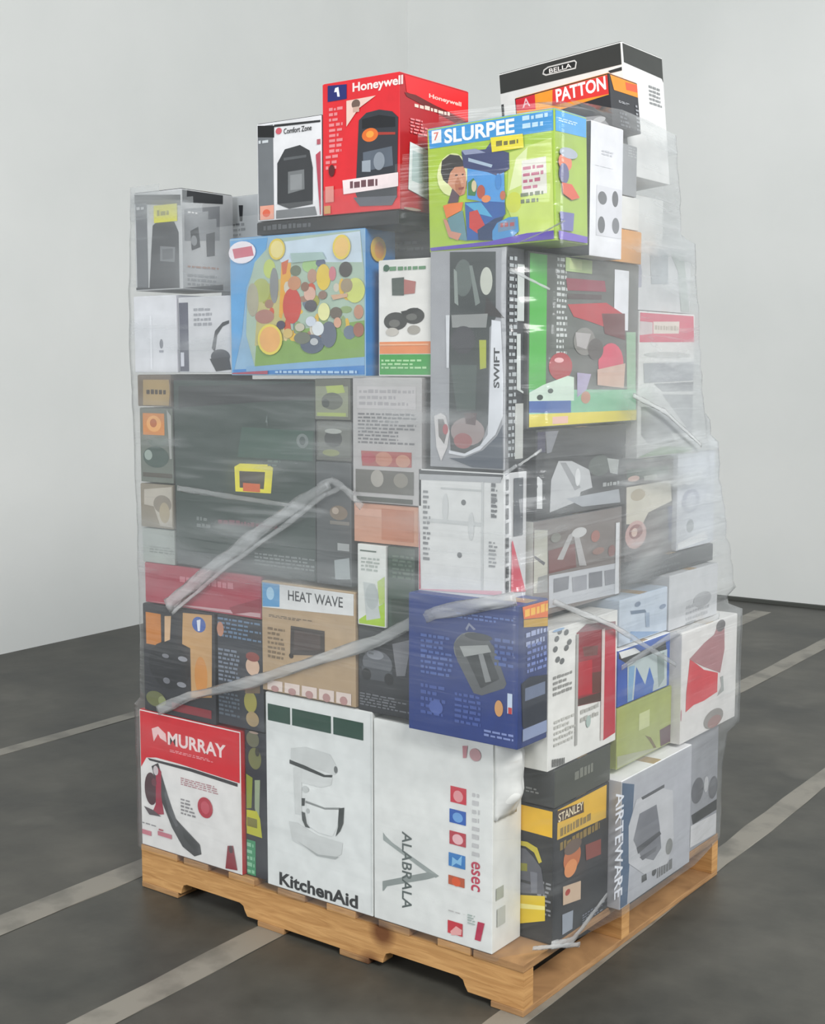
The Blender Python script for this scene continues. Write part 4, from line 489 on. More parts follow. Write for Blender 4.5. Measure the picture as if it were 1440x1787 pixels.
 ('cabinet_box', 'white carton with faint line drawings and black top edge, below the clear-window carton', (-0.284, -0.058, 0, 0.087, 0.912, 1.184), {'L': 'd9dad9', 'R': 'cfd0d2', 'T': '34363a'}, [
   ('black_top_edge',[('p','L',[(.003,.2687),(.223,.269),(.219,.2589),(.003,.2599)],'34363a'),('p','L',[(.003,.2602),(.2189,.2638),(.2161,.2513),(.003,.2474)],'a9abae')]),
   ('line_drawing',[('e','L',.1215,.2042,.0062,.0061,'5a5c5e'),('e','L',.1116,.0891,.0062,.0062,'5a5c5e'),('p','L',[(.0612,.2303),(.1687,.2303),(.1687,.2342),(.0612,.2342)],'bcbebe'),('p','L',[(.0233,.1556),(.1692,.1556),(.1692,.1638),(.0233,.1638)],'c4c6c6'),('p','L',[(.1686,.014),(.1732,.014),(.1732,.2513),(.1686,.2513)],'c4c6c6'),('e','L',.142,.1538,.0073,.0305,'c9cbcb'),('e','L',.0739,.19,.0075,.0309,'c9cbcb')]),
   ('lettering',[('l','L',.0136,.0677,.0331,.2277,14,'7c7e80'),('l','L',.1925,.1786,.2079,.2475,8,'6a6c6e'),('l','L',.1875,.0682,.2088,.1269,7,'8a8c8e'),('l','L',.193,.1736,.2079,.2526,7,'55575a')]),
   ('red_edge',[('p','L',[(.003,.1848),(.003,.1852),(.0074,.003),(.003,.003)],'b8324a'),('p','L',[(.0042,.0045),(.2211,.0215),(.2212,.0114),(.0042,.003)],'dba8b2')]),
   ('spine_pattern',[('p','R',[(.003,.019),(.0034,.019),(.0034,.2648),(.003,.2648)],'26282a'),('p','R',[(.003,.236),(.0131,.236),(.0131,.2591),(.003,.2591)],'2c2e30'),('p','R',[(.003,.205),(.0136,.205),(.0136,.2283),(.003,.2283)],'2c2e30'),('p','R',[(.003,.174),(.014,.174),(.014,.1975),(.003,.1975)],'2c2e30'),('p','R',[(.0031,.1429),(.0145,.1429),(.0145,.1666),(.0031,.1666)],'2c2e30'),('p','R',[(.0036,.1118),(.0149,.1118),(.0149,.1356),(.0036,.1356)],'2c2e30'),('p','R',[(.004,.0805),(.0154,.0805),(.0154,.1045),(.004,.1045)],'2c2e30'),('p','R',[(.0045,.0492),(.0158,.0492),(.0158,.0733),(.0045,.0733)],'2c2e30'),('p','R',[(.0049,.0177),(.0163,.0177),(.0163,.042),(.0049,.042)],'2c2e30')]),
   ('dark_window',[('p','R',[(.033,.1353),(.0697,.1353),(.0697,.2595),(.033,.2595)],'3f434c'),('p','R',[(.0258,.1247),(.0295,.1268),(.084,.0095),(.0247,.0161)],'d0485c')]),
 ]),
 ('robot_toy_box', 'green-edged carton with red toy picture and yellow base strip', (-0.265, -0.05, 0.075, 0.575, 1.275, 1.648), {'L': '5a5c5c', 'R': '5c5f5c', 'T': '5a5c5c'}, [
   ('green_edge_band',[('p','R',[(.003,.072),(.0727,.072),(.0727,.37),(.003,.37)],'4fae48'),('p','R',[(.4401,.2132),(.4878,.2142),(.4953,.0274),(.4511,.0286)],'8cb494')]),
   ('lettering',[('l','R',.115,.1562,.1604,.37,17,'c4c8c8'),('p','R',[(.377,.217),(.4479,.217),(.4479,.3571),(.377,.3571)],'dfe2e8')]),
   ('red_toy',[('p','R',[(.1528,.3256),(.3292,.3279),(.3375,.3035),(.1602,.299)],'8c2f46'),('p','R',[(.1604,.2922),(.3155,.2955),(.3159,.2849),(.1607,.2804)],'4c3c3e'),('p','R',[(.161,.2686),(.3383,.2787),(.4308,.2531),(.433,.1947),(.3402,.2218),(.2594,.2339),(.189,.2423)],'b02a36'),('p','R',[(.3169,.2532),(.4306,.2568),(.433,.1947),(.3332,.2074)],'5e1f24'),('e','R',.3656,.1396,.0616,.0471,'cf4460'),('e','R',.134,.1323,.051,.0306,'a82838'),('e','R',.127,.1459,.0201,.0055,'e8b0b4'),('e','R',.2394,.1882,.0502,.0314,'7c7a76'),('e','R',.2902,.1713,.0368,.0248,'504a48'),('p','R',[(.1968,.2082),(.2674,.2061),(.247,.1708),(.2046,.1773)],'a8a4a4')]),
   ('ground_picture',[('p','R',[(.003,.0831),(.4933,.0763),(.4954,.0236),(.003,.0305)],'7fbf9a'),('p','R',[(.003,.0764),(.0593,.0923),(.165,.1117),(.1926,.1081),(.1939,.0561),(.003,.0567)],'cfe3d4'),('p','R',[(.003,.0585),(.1801,.0564),(.1808,.0286),(.003,.0337)],'3f62a8'),('e','R',.047,.0657,.0129,.006,'2c3c34'),('e','R',.0908,.0791,.0118,.0054,'2c3c34'),('p','R',[(.2062,.1184),(.2702,.1147),(.2497,.0796),(.2077,.0628)],'a79cc0'),('e','R',.2466,.0621,.0216,.0141,'c08a74'),('p','R',[(.2989,.1252),(.435,.1397),(.4294,.0808),(.3001,.0896)],'c9a898')]),
   ('yellow_base_strip',[('p','R',[(.003,.0305),(.497,.0272),(.4968,.003),(.003,.003)],'e0cf3c'),('p','R',[(.1,.0065),(.1676,.0065),(.1676,.0224),(.1,.0224)],'e8b8a8')]),
   ('lime_label',[('p','R',[(.1482,.3403),(.267,.3403),(.267,.37),(.1482,.37)],'a8c080'),('p','R',[(.1652,.3463),(.2208,.3463),(.2208,.3667),(.1652,.3667)],'c0d090')]),
 ]),
 ('clothes_iron_box', 'black carton with white iron picture, under the green-edged red toy carton', (-0.265, -0.04, 0.095, 0.505, 1.078, 1.27), {'L': '26282c', 'R': '2e2f32', 'T': '26282c'}, [
   ('product_picture',[('p','R',[(.0632,.0818),(.0938,.122),(.152,.1187),(.2331,.0938),(.2481,.0521),(.1938,.046),(.1876,.0263),(.0586,.0109)],'b9bbbe'),('p','R',[(.1003,.1184),(.126,.1169),(.1935,.0561),(.1669,.0513)],'8f9194'),('p','R',[(.128,.0361),(.3772,.0391),(.3857,.0066),(.2015,.0117)],'9ea3aa'),('e','R',.2814,.101,.0535,.024,'4c544f'),('p','R',[(.3163,.1162),(.3746,.1095),(.3685,.0748),(.3319,.0807)],'a8adab'),('p','R',[(.1224,.003),(.407,.003),(.407,.003),(.1358,.003)],'74767a'),('e','R',.1794,.0805,.0121,.0201,'d8dadc'),('p','R',[(.036,.189),(.0921,.189),(.0619,.1431),(.0433,.1409)],'7a7c84'),('p','R',[(.003,.189),(.0361,.189),(.0371,.1444),(.003,.145)],'35304c')]),
   ('white_tag',[('p','R',[(.003,.0922),(.0076,.0936),(.0248,.0844),(.0261,.0218),(.003,.024)],'d8dadb'),('e','R',.003,.0721,.003,.0032,'55575a')]),
   ('lettering',[('l','R',.2968,.0461,.3769,.0623,1,'a0a4a4')]),
 ]),
 ('cordless_tool_box', 'brown and grey carton with bent tool picture and a row of small photo squares', (-0.265, -0.045, 0.095, 0.5, 0.86, 1.073), {'L': 'b8b8b0', 'R': '6f6662', 'T': '55575a'}, [
   ('grey_base_panel',[('p','R',[(.0669,.087),(.3931,.0776),(.3966,.003),(.0685,.0141)],'b9bcc2')]),
   ('cream_edge',[('p','R',[(.003,.1956),(.0584,.1895),(.0614,.0514),(.003,.0567)],'b9b9ac'),('p','R',[(.003,.1406),(.0505,.1185),(.0444,.1127),(.0041,.1337)],'55565a'),('p','R',[(.0202,.0897),(.0605,.0911),(.0614,.0514),(.0147,.0563)],'8c8f8c')]),
   ('product_picture',[('p','R',[(.0625,.1433),(.1789,.1471),(.1871,.092),(.0668,.0919)],'6f3c3a'),('p','R',[(.1518,.1701),(.1782,.1742),(.127,.116),(.1011,.1191)],'a8a6a6'),('p','R',[(.1752,.161),(.1987,.162),(.2348,.0896),(.2006,.0938)],'a8a6a6'),('e','R',.1984,.1705,.0341,.0116,'c2c2c2'),('e','R',.2746,.1541,.0212,.0139,'9a6258'),('e','R',.2898,.1178,.0287,.0084,'8c6a60'),('e','R',.3549,.1105,.0177,.0142,'7c4640'),('e','R',.0935,.1695,.0219,.0106,'7f8078')]),
   ('photo_squares',[('p','R',[(.0861,.0779),(.1542,.0758),(.1517,.0458),(.0868,.0463)],'6a6c74'),('p','R',[(.1676,.0707),(.2354,.0689),(.2364,.0342),(.1719,.0362)],'8a8c94'),('p','R',[(.2457,.071),(.3092,.0683),(.3104,.0312),(.2468,.0346)],'62646c'),('p','R',[(.3201,.0669),(.3786,.065),(.3799,.0291),(.3249,.031)],'74767e')]),
   ('white_edge_line',[('p','R',[(.3732,.003),(.3921,.003),(.3921,.1759),(.3732,.1759)],'dadcdf')]),
 ]),
 ('snack_maker_box', 'brown carton with cream panel and round cookie picture, above the flat dark tray carton', (-0.4, -0.04, 0.508, 0.765, 0.935, 1.178), {'L': '4c4644', 'R': '4f4a4a', 'T': '55605a'}, [
   ('cream_panel',[('p','R',[(.003,.1829),(.2409,.1842),(.252,.1305),(.1207,.1118),(.0901,.0852),(.0048,.0934)],'c9c4b4'),('e','R',.0635,.1603,.0394,.0146,'a99c80')]),
   ('cookie_picture',[('e','R',.0558,.0631,.0558,.0347,'c29a94'),('e','R',.0555,.0704,.0361,.0182,'8a4a44'),('e','R',.0478,.0694,.0156,.0109,'d8b8a8')]),
   ('blue_edge',[('p','R',[(.2272,.1174),(.254,.1176),(.254,.0246),(.24,.0253)],'303a66')]),
   ('green_top_panel',[('p','R',[(.003,.2256),(.2306,.2224),(.2317,.1998),(.003,.2007)],'4a5a4e'),('e','R',.0387,.2017,.031,.0072,'c8a89c'),('p','R',[(.093,.1923),(.1657,.1923),(.1657,.2052),(.093,.2052)],'a8aca4')]),
 ]),
 ('coffee_pot_box', 'pale blue white carton with faint round pot drawing, right edge', (-0.4, -0.03, 0.772, 1.0, 0.935, 1.182), {'L': 'c6cad4', 'R': 'ced2da', 'T': 'c6cad4'}, [
   ('product_drawing',[('e','R',.0805,.1235,.0545,.0311,'a9adbc'),('e','R',.0805,.1235,.0307,.0217,'c2c6d0'),('e','R',.0796,.0578,.0216,.0172,'8c9296'),('p','R',[(.003,.0189),(.1767,.0365),(.1875,.0115),(.0079,.003)],'eceef0')]),
 ]),
 ('flat_dark_box', 'flat black carton under the brown cookie picture carton on the right side', (-0.4, -0.03, 0.508, 1.0, 0.885, 0.93), {'L': '34373a', 'R': '33373a', 'T': '2f3236'}, [
   ('lettering',[('l','R',.003,.003,.3197,.023,2,'55595c')]),
 ]),
 ('water_filter_box', 'pale blue carton with tap drawing under the film, above the blue wave carton', (-0.36, -0.01, 0.43, 0.685, 0.745, 0.856), {'L': 'aebccc', 'R': 'bac6d4', 'T': 'aebccc'}, [
   ('tap_drawing',[('p','R',[(.0542,.0792),(.1316,.0713),(.1398,.0627),(.0584,.0696)],'5c7088'),('e','R',.0919,.0898,.0156,.0065,'6c7c94'),('e','R',.2284,.0644,.0183,.006,'7a8aa2'),('p','R',[(.1319,.0639),(.1557,.0603),(.1573,.0233),(.1374,.0264)],'93a3b8'),('p','R',[(.0562,.0286),(.2151,.003),(.2081,.003),(.0574,.003)],'7f9cc0')]),
 ]),
 ('grey_drawing_box', 'pale grey carton with smudged picture, over the large red shape carton', (-0.36, -0.01, 0.695, 0.99, 0.74, 0.88), {'L': 'b8babd', 'R': 'bfc1c4', 'T': 'b8babd'}, [
   ('smudged_picture',[('e','R',.13,.003,.0345,.003,'92969a'),('e','R',.1992,.0546,.0564,.02,'a3a5a8'),('l','R',.1003,.0075,.2485,.0532,3,'a8aaae')]),
 ]),
 ('red_heater_box', 'white carton with red tower picture and grey leaf marks, right of dark blue carton', (-0.078, 0, 0.09, 0.402, 0.527, 0.84), {'L': 'dcdcd6', 'R': 'e3e3df', 'T': 'dcdcd8'}, [
   ('red_side_band',[('p','R',[(.241,.2937),(.302,.2771),(.309,.019),(.2501,.0134)],'b8283c'),('p','R',[(.119,.2895),(.1618,.3028),(.3017,.2877),(.3023,.2701),(.1224,.2856)],'8e6a6e')]),
   ('tower_picture',[('p','R',[(.119,.2895),(.2344,.2793),(.2399,.1102),(.1236,.1207)],'8c2430'),('p','R',[(.1275,.2211),(.1915,.2163),(.1939,.1369),(.1296,.1431)],'b01e2e'),('p','R',[(.1924,.1853),(.2376,.1802),(.2392,.1313),(.1939,.1369)],'5e3028'),('p','R',[(.1265,.137),(.2357,.132),(.2364,.111),(.1269,.1217)],'4a332c'),('p','R',[(.1465,.2531),(.2182,.2442),(.2154,.2223),(.1538,.2298)],'6b3c38')]),
   ('leaf_marks',[('e','R',.0447,.3049,.0095,.0065,'5f6262'),('e','R',.0734,.2986,.0097,.0066,'5f6262'),('e','R',.0324,.2906,.0095,.0065,'5f6262'),('e','R',.0868,.2749,.0098,.0066,'5f6262'),('e','R',.0267,.2688,.0094,.0066,'5f6262'),('e','R',.0743,.2638,.0097,.0066,'5f6262'),('e','R',.0367,.2442,.0094,.0066,'5f6262'),('e','R',.0558,.2374,.0096,.0066,'5f6262')]),
   ('lettering',[('l','R',.0186,.1627,.0995,.2115,4,'8c8c88'),('l','R',.1404,.0754,.2235,.1137,2,'b0b0aa'),('e','R',.1766,.0752,.011,.0139,'a8bab4'),('l','R',.024,.0479,.1157,.1119,5,'bcbcb6'),('p','R',[(.1158,.0317),(.1267,.0317),(.1267,.2867),(.1158,.2867)],'a8a8a4'),('p','R',[(.2344,.0172),(.2486,.0172),(.2486,.2793),(.2344,.2793)],'d8c8c4')]),
   ('barcode',[('p','R',[(.0166,.0068),(.0208,.0068),(.0208,.0244),(.0166,.0244)],'4f4f4d'),('p','R',[(.0235,.0057),(.0277,.0057),(.0277,.0234),(.0235,.0234)],'4f4f4d'),('p','R',[(.0305,.0047),(.0347,.0047),(.0347,.0224),(.0305,.0224)],'4f4f4d'),('p','R',[(.0375,.0036),(.0417,.0036),(.0417,.0213),(.0375,.0213)],'4f4f4d'),('p','R',[(.0445,.003),(.0487,.003),(.0487,.0203),(.0445,.0203)],'4f4f4d'),('p','R',[(.0515,.003),(.0558,.003),(.0558,.0193),(.0515,.0193)],'4f4f4d'),('p','R',[(.0586,.003),(.0628,.003),(.0628,.0182),(.0586,.0182)],'4f4f4d'),('p','R',[(.0656,.003),(.0699,.003),(.0699,.0172),(.0656,.0172)],'4f4f4d')]),
   ('blue_cap_print',[('e','R',.0376,.31,.0254,.003,'8fb0d4')]),
 ]),
 ('swirl_lid_box', 'flat black carton with a pale lettered mark, lying on the yellow and black carton', (-0.26, 0, 0.122, 0.378, 0.436, 0.522), {'L': '3c3e3e', 'R': '43463f', 'T': '3c3e3e'}, [
   ('lettering',[('l','R',.088,.0316,.1714,.0726,1,'7c7e74')]),
   ('film_glint_print',[('l','L',.1858,.0236,.2224,.0378,2,'8f9190')]),
 ]),
 ('wave_print_box', 'blue carton with white wave shapes and black lid edge, above the olive green one', (-0.36, 0, 0.408, 0.685, 0.604, 0.74), {'L': '2a55a4', 'R': '2c58ac', 'T': 'e6e6e4'}, [
   ('black_lid_edge',[('p','R',[(.003,.133),(.1068,.1154),(.2504,.1203),(.2557,.0969),(.0467,.0973),(.003,.1175)],'2b2f30'),('p','R',[(.003,.133),(.0832,.1304),(.1146,.1141),(.0163,.1153)],'dfe1e0')]),
   ('wave_picture',[('p','R',[(.0467,.0973),(.1782,.0992),(.2599,.0961),(.2609,.003),(.1826,.003),(.0661,.003),(.0503,.0032)],'b9c6c6'),('p','R',[(.0928,.0817),(.1416,.0285),(.1431,.003),(.0813,.003)],'2f5cb0'),('p','R',[(.1416,.0285),(.1636,.0686),(.1894,.0266),(.1824,.003),(.135,.003)],'3566b8'),('p','R',[(.0545,.0887),(.0849,.0867),(.0737,.003),(.0508,.003)],'7fa8c8'),('p','R',[(.2027,.0912),(.2435,.0914),(.2467,.023),(.2146,.0067)],'8c9c98')]),
 ]),
 ('olive_food_box', 'olive green carton with a small brown twig mark, between the blue carton and silver ones', (-0.36, 0.0, 0.408, 0.7, 0.452, 0.6), {'L': '98a060', 'R': 'a3ac62', 'T': '98a060'}, [
   ('small_mark',[('p','R',[(.1131,.0707),(.17,.0707),(.17,.1128),(.1131,.1128)],'c6cc98'),('p','R',[(.147,.0516),(.1794,.0386),(.2136,.003),(.2013,.003),(.1717,.0329)],'6f5a34')]),
   ('pale_foot',[('p','R',[(.003,.0325),(.2302,.003),(.2323,.003),(.0041,.003)],'a8ab90')]),
   ('dark_edge_strip',[('p','R',[(.2279,.0465),(.289,.0488),(.289,.003),(.2344,.003)],'5c3a4c')]),
 ]),
 ('red_shirt_box', 'white carton with a large red shape and round grey badge, bulging at the right end', (-0.36, 0.022, 0.708, 1.055, 0.447, 0.735), {'L': 'dad8d6', 'R': 'dedcda', 'T': 'dad8d6'}, [
   ('red_picture',[('p','R',[(.0478,.2138),(.0886,.1948),(.135,.1706),(.2249,.1458),(.2233,.0938),(.1398,.0868),(.0767,.0882),(.0288,.0789),(.0306,.1286)],'cf3440'),('p','R',[(.0434,.2146),(.131,.2419),(.1947,.2549),(.2213,.2824),(.2601,.2723),(.2644,.2031),(.2394,.1431),(.1346,.1786)],'a8767a'),('e','R',.2361,.2721,.0291,.0159,'5f5a5c'),('p','R',[(.2401,.1309),(.2593,.1312),(.2668,.0892),(.2241,.0816),(.233,.0919),(.2494,.1048)],'9aa09c')]),
   ('round_badge',[('e','R',.2038,.0254,.063,.0254,'8f8a86'),('e','R',.2091,.0162,.0435,.0162,'9c7a76')]),
   ('pink_mark',[('e','R',.003,.0763,.003,.0154,'c9909c')]),
 ]),
 ('radiator_box', 'white carton with pink red header and green foot, upper right under film', (-0.42, -0.05, 0.582, 0.895, 1.182, 1.54), {'L': 'd8d8d8', 'R': 'd5d6d4', 'T': 'd8d8d8'}, [
   ('red_header',[('p','R',[(.003,.355),(.303,.355),(.31,.2885),(.003,.2836)],'c93a5c'),('p','R',[(.0736,.3349),(.2203,.3389),(.2178,.3085),(.0749,.3056)],'d8cfc4'),('p','R',[(.003,.3342),(.0699,.3331),(.0711,.3056),(.003,.3006)],'c8b8ba')]),
   ('lettering',[('l','R',.0815,.3102,.2136,.3317,1,'b0a898')]),
   ('product_picture',[('p','R',[(.0249,.2329),(.31,.2372),(.31,.1891),(.0307,.1848)],'9fa2a8'),('p','R',[(.0842,.1825),(.31,.1854),(.31,.1612),(.1321,.1626)],'75777c'),('p','R',[(.1324,.1555),(.31,.1519),(.31,.0427),(.2761,.0688)],'8f9296'),('p','R',[(.0181,.1264),(.0946,.1246),(.2109,.0349),(.1462,.0288),(.0599,.0346),(.021,.0572)],'5f6264'),('p','R',[(.0868,.1248),(.31,.055),(.31,.0489),(.169,.0583)],'7c8086'),('e','R',.1596,.2544,.1321,.0071,'b8bab8')]),
   ('green_base_band',[('p','R',[(.003,.003),(.1305,.0242),(.31,.0154),(.31,.003),(.003,.003)],'86ac78')]),
 ]),
 ('grey_picture_box', 'pale grey carton with dim blue grey pictures, directly above the pink red header', (-0.42, -0.06, 0.582, 0.885, 1.544, 1.7), {'L': 'c2c4c8', 'R': 'c6c8ca', 'T': 'c2c4c8'}, [
   ('dim_pictures',[('p','R',[(.003,.1368),(.0075,.1384),(.0279,.0925),(.0257,.0551),(.003,.0527),(.003,.0907)],'9a9cac'),('p','R',[(.0663,.153),(.1671,.153),(.1717,.0691),(.0781,.0645)],'a3a9ae'),('p','R',[(.1827,.153),(.256,.153),(.3,.003),(.2486,.003),(.2267,.1038),(.1884,.1402)],'a9b2ae')]),
 ]),
 ('tall_shadow_box', 'pale carton behind the film, highest at the right rear under the black-topped one', (-0.46, -0.1, 0.585, 0.8, 1.704, 1.826), {'L': 'c8cacc', 'R': 'cdcfce', 'T': 'c8cacc'}, [  # plain pale carton under the black-topped one
   ('lettering',[('l','R',.174,.119,.212,.119,4,'b0b2b4')]),
 ]),
]

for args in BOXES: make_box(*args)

# crumpled white flap bulging from the side of the white cookware carton
ck = bpy.data.objects['cookware_box']
bm = bmesh.new(); nu, nv = 10, 14; g = []
for j in range(nv + 1):
    row = []
    for i in range(nu + 1):
        u, v = i / nu, j / nv; b = math.sin(math.pi * min(1, u * 1.2)) ** .5 if u < .83 else math.sin(math.pi * min(1, u)) ** .5
        bulge = .010 + .040 * max(0, b) * min(1, v * 3) * min(1, (1 - v) * 6 + .35) + .006 * noise.noise(Vector((u * 4, v * 5, 1)))
        row.append((-.084 + bulge, .004 + .080 * u, .425 + .17 * v))
    g.append(row)
fr = [[bm.verts.new(p) for p in r] for r in g]; bk = [[bm.verts.new((-.0815, p[1], p[2])) for p in r] for r in g]
for j in range(nv):
    for i in range(nu):
        bm.faces.new((fr[j][i], fr[j][i+1], fr[j+1][i+1], fr[j+1][i])); bm.faces.new((bk[j][i], bk[j+1][i], bk[j+1][i+1], bk[j][i+1]))
for j in range(nv):
    bm.faces.new((fr[j][0], fr[j+1][0], bk[j+1][0], bk[j][0])); bm.faces.new((fr[j][nu], bk[j][nu], bk[j+1][nu], fr[j+1][nu]))
for i in range(nu):
    bm.faces.new((fr[0][i], bk[0][i], bk[0][i+1], fr[0][i+1])); bm.faces.new((fr[nv][i], fr[nv][i+1], bk[nv][i+1], bk[nv][i]))
bmesh.ops.recalc_face_normals(bm, faces=bm.faces)
for f in bm.faces: f.smooth = True
o = link_mesh('bulging_side_flap', bm, print_mat('e4e5e2'), ck, tuple(-v for v in ck.location))

# ------------------------------------------------------------------ stretch wrap
def film_mat(name, base, streak, white='d8dcde', gain=1.0, zoned=True):
    m = bpy.data.materials.new(name); m.use_nodes = True; nt = m.node_tree; N, Lk = nt.nodes, nt.links; N.clear()
    out = N.new('ShaderNodeOutputMaterial'); tc = N.new('ShaderNodeTexCoord')
    def noise_tex(scale, rot, detail=4, dist=.4, s=1):
        mp = N.new('ShaderNodeMapping'); mp.inputs['Scale'].default_value = scale; mp.inputs['Rotation'].default_value = rot
        nz = N.new('ShaderNodeTexNoise'); nz.inputs['Scale'].default_value = s; nz.inputs['Detail'].default_value = detail; nz.inputs['Distortion'].default_value = dist
        Lk.new(tc.outputs['Object'], mp.inputs[0]); Lk.new(mp.outputs[0], nz.inputs['Vector']); return nz.outputs[0]
    def mr(sock, a, b, c, d, clamp=True):
        r = N.new('ShaderNodeMapRange'); r.inputs[1].default_value = a; r.inputs[2].default_value = b; r.inputs[3].default_value = c; r.inputs[4].default_value = d; r.clamp = clamp
        r.interpolation_type = 'SMOOTHSTEP' if zoned else 'LINEAR'
        Lk.new(sock, r.inputs[0]); return r.outputs[0]
    def math_(op, a, b):
        r = N.new('ShaderNodeMath'); r.operation = op
        for i, s in enumerate((a, b)):
            if isinstance(s, (int, float)): r.inputs[i].default_value = s
            else: Lk.new(s, r.inputs[i])
        return r.outputs[0]
    wide = noise_tex((1.0, 1.0, 7), (0.10, .12, 0))       # broad bands of overlapping film
    fine = noise_tex((2.0, 2.0, 55), (.05, -.06, 0), 3)    # stretch lines
    diag = noise_tex((2.5, 2.5, 17), (.5, -.45, 0), 3)     # slanting creases
    d = math_('ADD', base, mr(wide, .40, .72, 0, streak))
    d = math_('ADD', d, mr(fine, .55, .80, 0, streak * .45))
    d = math_('ADD', d, mr(diag, .58, .74, 0, streak * .8))
    if zoned:
        sp = N.new('ShaderNodeSeparateXYZ'); Lk.new(tc.outputs['Object'], sp.inputs[0])
        z, y, x = sp.outputs[2], sp.outputs[1], sp.outputs[0]
        # more layers round the middle of the stack and up the right rear, few at the foot and top
        mid = math_('MULTIPLY', mr(z, .74, .95, 0, 1), mr(z, 1.36, 1.44, 1, 0))
        lay = math_('ADD', .40, math_('MULTIPLY', mid, 1.0))
        up = math_('MULTIPLY', mr(y, .30, .60, 0, 1), mr(z, .75, 1.1, 0, 1))
        lay = math_('ADD', lay, math_('MULTIPLY', up, 2.1))
        low = math_('MULTIPLY', mr(y, .36, .44, 0, 1), mr(z, .85, .7, 0, .55))
        lay = math_('ADD', lay, low)
        lft = math_('MULTIPLY', mr(x, -.95, -.70, 1, 0), mr(z, 1.35, 1.45, 0, .75))
        lay = math_('ADD', lay, lft)
        d = math_('MULTIPLY', d, lay)
    lw = N.new('ShaderNodeLayerWeight'); lw.inputs['Blend'].default_value = .35
    d = math_('ADD', d, math_('MULTIPLY', lw.outputs['Facing'], .12)); d = math_('MULTIPLY', d, gain)
    cl = N.new('ShaderNodeClamp'); cl.inputs['Max'].default_value = .93; Lk.new(d, cl.inputs[0])
    bp = N.new('ShaderNodeBump'); bp.inputs['Strength'].default_value = .35; bp.inputs['Distance'].default_value = .012
    hsum = math_('ADD', math_('MULTIPLY', fine, .45), math_('ADD', diag, wide)); Lk.new(hsum, bp.inputs['Height'])
    tr = N.new('ShaderNodeBsdfTransparent')
    df = N.new('ShaderNodeBsdfDiffuse'); df.inputs[0].default_value = lin(white)
    tl = N.new('ShaderNodeBsdfTranslucent'); tl.inputs[0].default_value = lin(white)
    mdt = N.new('ShaderNodeMixShader'); mdt.inputs[0].default_value = .4; Lk.new(df.outputs[0], mdt.inputs[1]); Lk.new(tl.outputs[0], mdt.inputs[2])
    gl = N.new('ShaderNodeBsdfGlossy'); gl.inputs['Roughness'].default_value = .16; Lk.new(bp.outputs[0], gl.inputs['Normal']); Lk.new(bp.outputs[0], df.inputs['Normal'])
    m1 = N.new('ShaderNodeMixShader'); Lk.new(cl.outputs[0], m1.inputs[0]); Lk.new(tr.outputs[0], m1.inputs[1]); Lk.new(mdt.outputs[0], m1.inputs[2])
    lb = N.new('ShaderNodeLayerWeight'); lb.inputs['Blend'].default_value = .5; Lk.new(bp.outputs[0], lb.inputs['Normal'])
    refl = math_('ADD', .035, math_('MULTIPLY', math_('POWER', lb.outputs['Facing'], 4.0), .55))
    m2 = N.new('ShaderNodeMixShader'); Lk.new(refl, m2.inputs[0]); Lk.new(m1.outputs[0], m2.inputs[1]); Lk.new(gl.outputs[0], m2.inputs[2])
    Lk.new(m2.outputs[0], out.inputs[0])
    return m

def hull(pts):
    pts = sorted(set(pts))
    def half(ps):
        h = []
        for p in ps:
            while len(h) > 1 and (h[-1][0]-h[-2][0])*(p[1]-h[-2][1]) - (h[-1][1]-h[-2][1])*(p[0]-h[-2][0]) <= 0: h.pop()
            h.append(p)
        return h
    a, b = half(pts), half(pts[::-1]); return a[:-1] + b[:-1]

CEN = (-.62, .46); NA = 420
ANG = [2 * math.pi * i / NA for i in range(NA)]
def radial(h):
    out = []
    for t in ANG:
        dx, dy = math.cos(t), math.sin(t); best = 9
        for (ax, ay), (bx, by) in zip(h, h[1:] + h[:1]):
            ex, ey = bx - ax, by - ay; den = dx * ey - dy * ex
            if abs(den) < 1e-9: continue
            r = ((ax - CEN[0]) * ey - (ay - CEN[1]) * ex) / den; s = ((ax - CEN[0]) * dy - (ay - CEN[1]) * dx) / den
            if r > 0 and -1e-6 <= s <= 1 + 1e-6: best = min(best, r)
        out.append(best if best < 9 else .05)
    return out
ZB, ZT, NZ = .112, 2.10, 100
ZS = [ZB + (ZT - ZB) * k / NZ for k in range(NZ + 1)]
raw = []
BACK = [(-1.19, .97), (-.1, .97)]      # rear cartons out of sight
for z in ZS:
    pts = []
    for _, _, (x0, x1, y0, y1, z0, z1), *_r in BOXES:
        if z0 - .03 <= z <= z1 + .03:
            e = .007
            pts += [(x0 - e, y0 - e), (x1 + e, y0 - e), (x1 + e, y1 + e), (x0 - e, y1 + e)]
    s = max(0, min(1, (1.85 - z) / .5))
    pts += [(-1.0 - .19 * s, .70 + .27 * s), (-.25 + .15 * s, .78 + .19 * s)]
    raw.append(radial(hull(pts)))
rad = []
for k in range(NZ + 1):
    lo, hi = max(0, k - 5), min(NZ, k + 5); row = []
    for i in range(NA):
        a = sum(raw[j][i] for j in range(lo, hi + 1)) / (hi - lo + 1); row.append(max(raw[k][i], a))
    rad.append(row)
for _ in range(4):                     # the film is taut between the parts of the stack that stick out
    for s_ in (3, 6, 9):
        new = [r[:] for r in rad]
        for k in range(s_, NZ + 1 - s_):
            for i in range(NA):
                m_ = (rad[k - s_][i] + rad[k + s_][i]) / 2
                if ZS[k] > .80 and m_ > rad[k][i] and m_ - rad[k][i] < .30: new[k][i] = rad[k][i] + (m_ - rad[k][i]) * .6
        rad = new
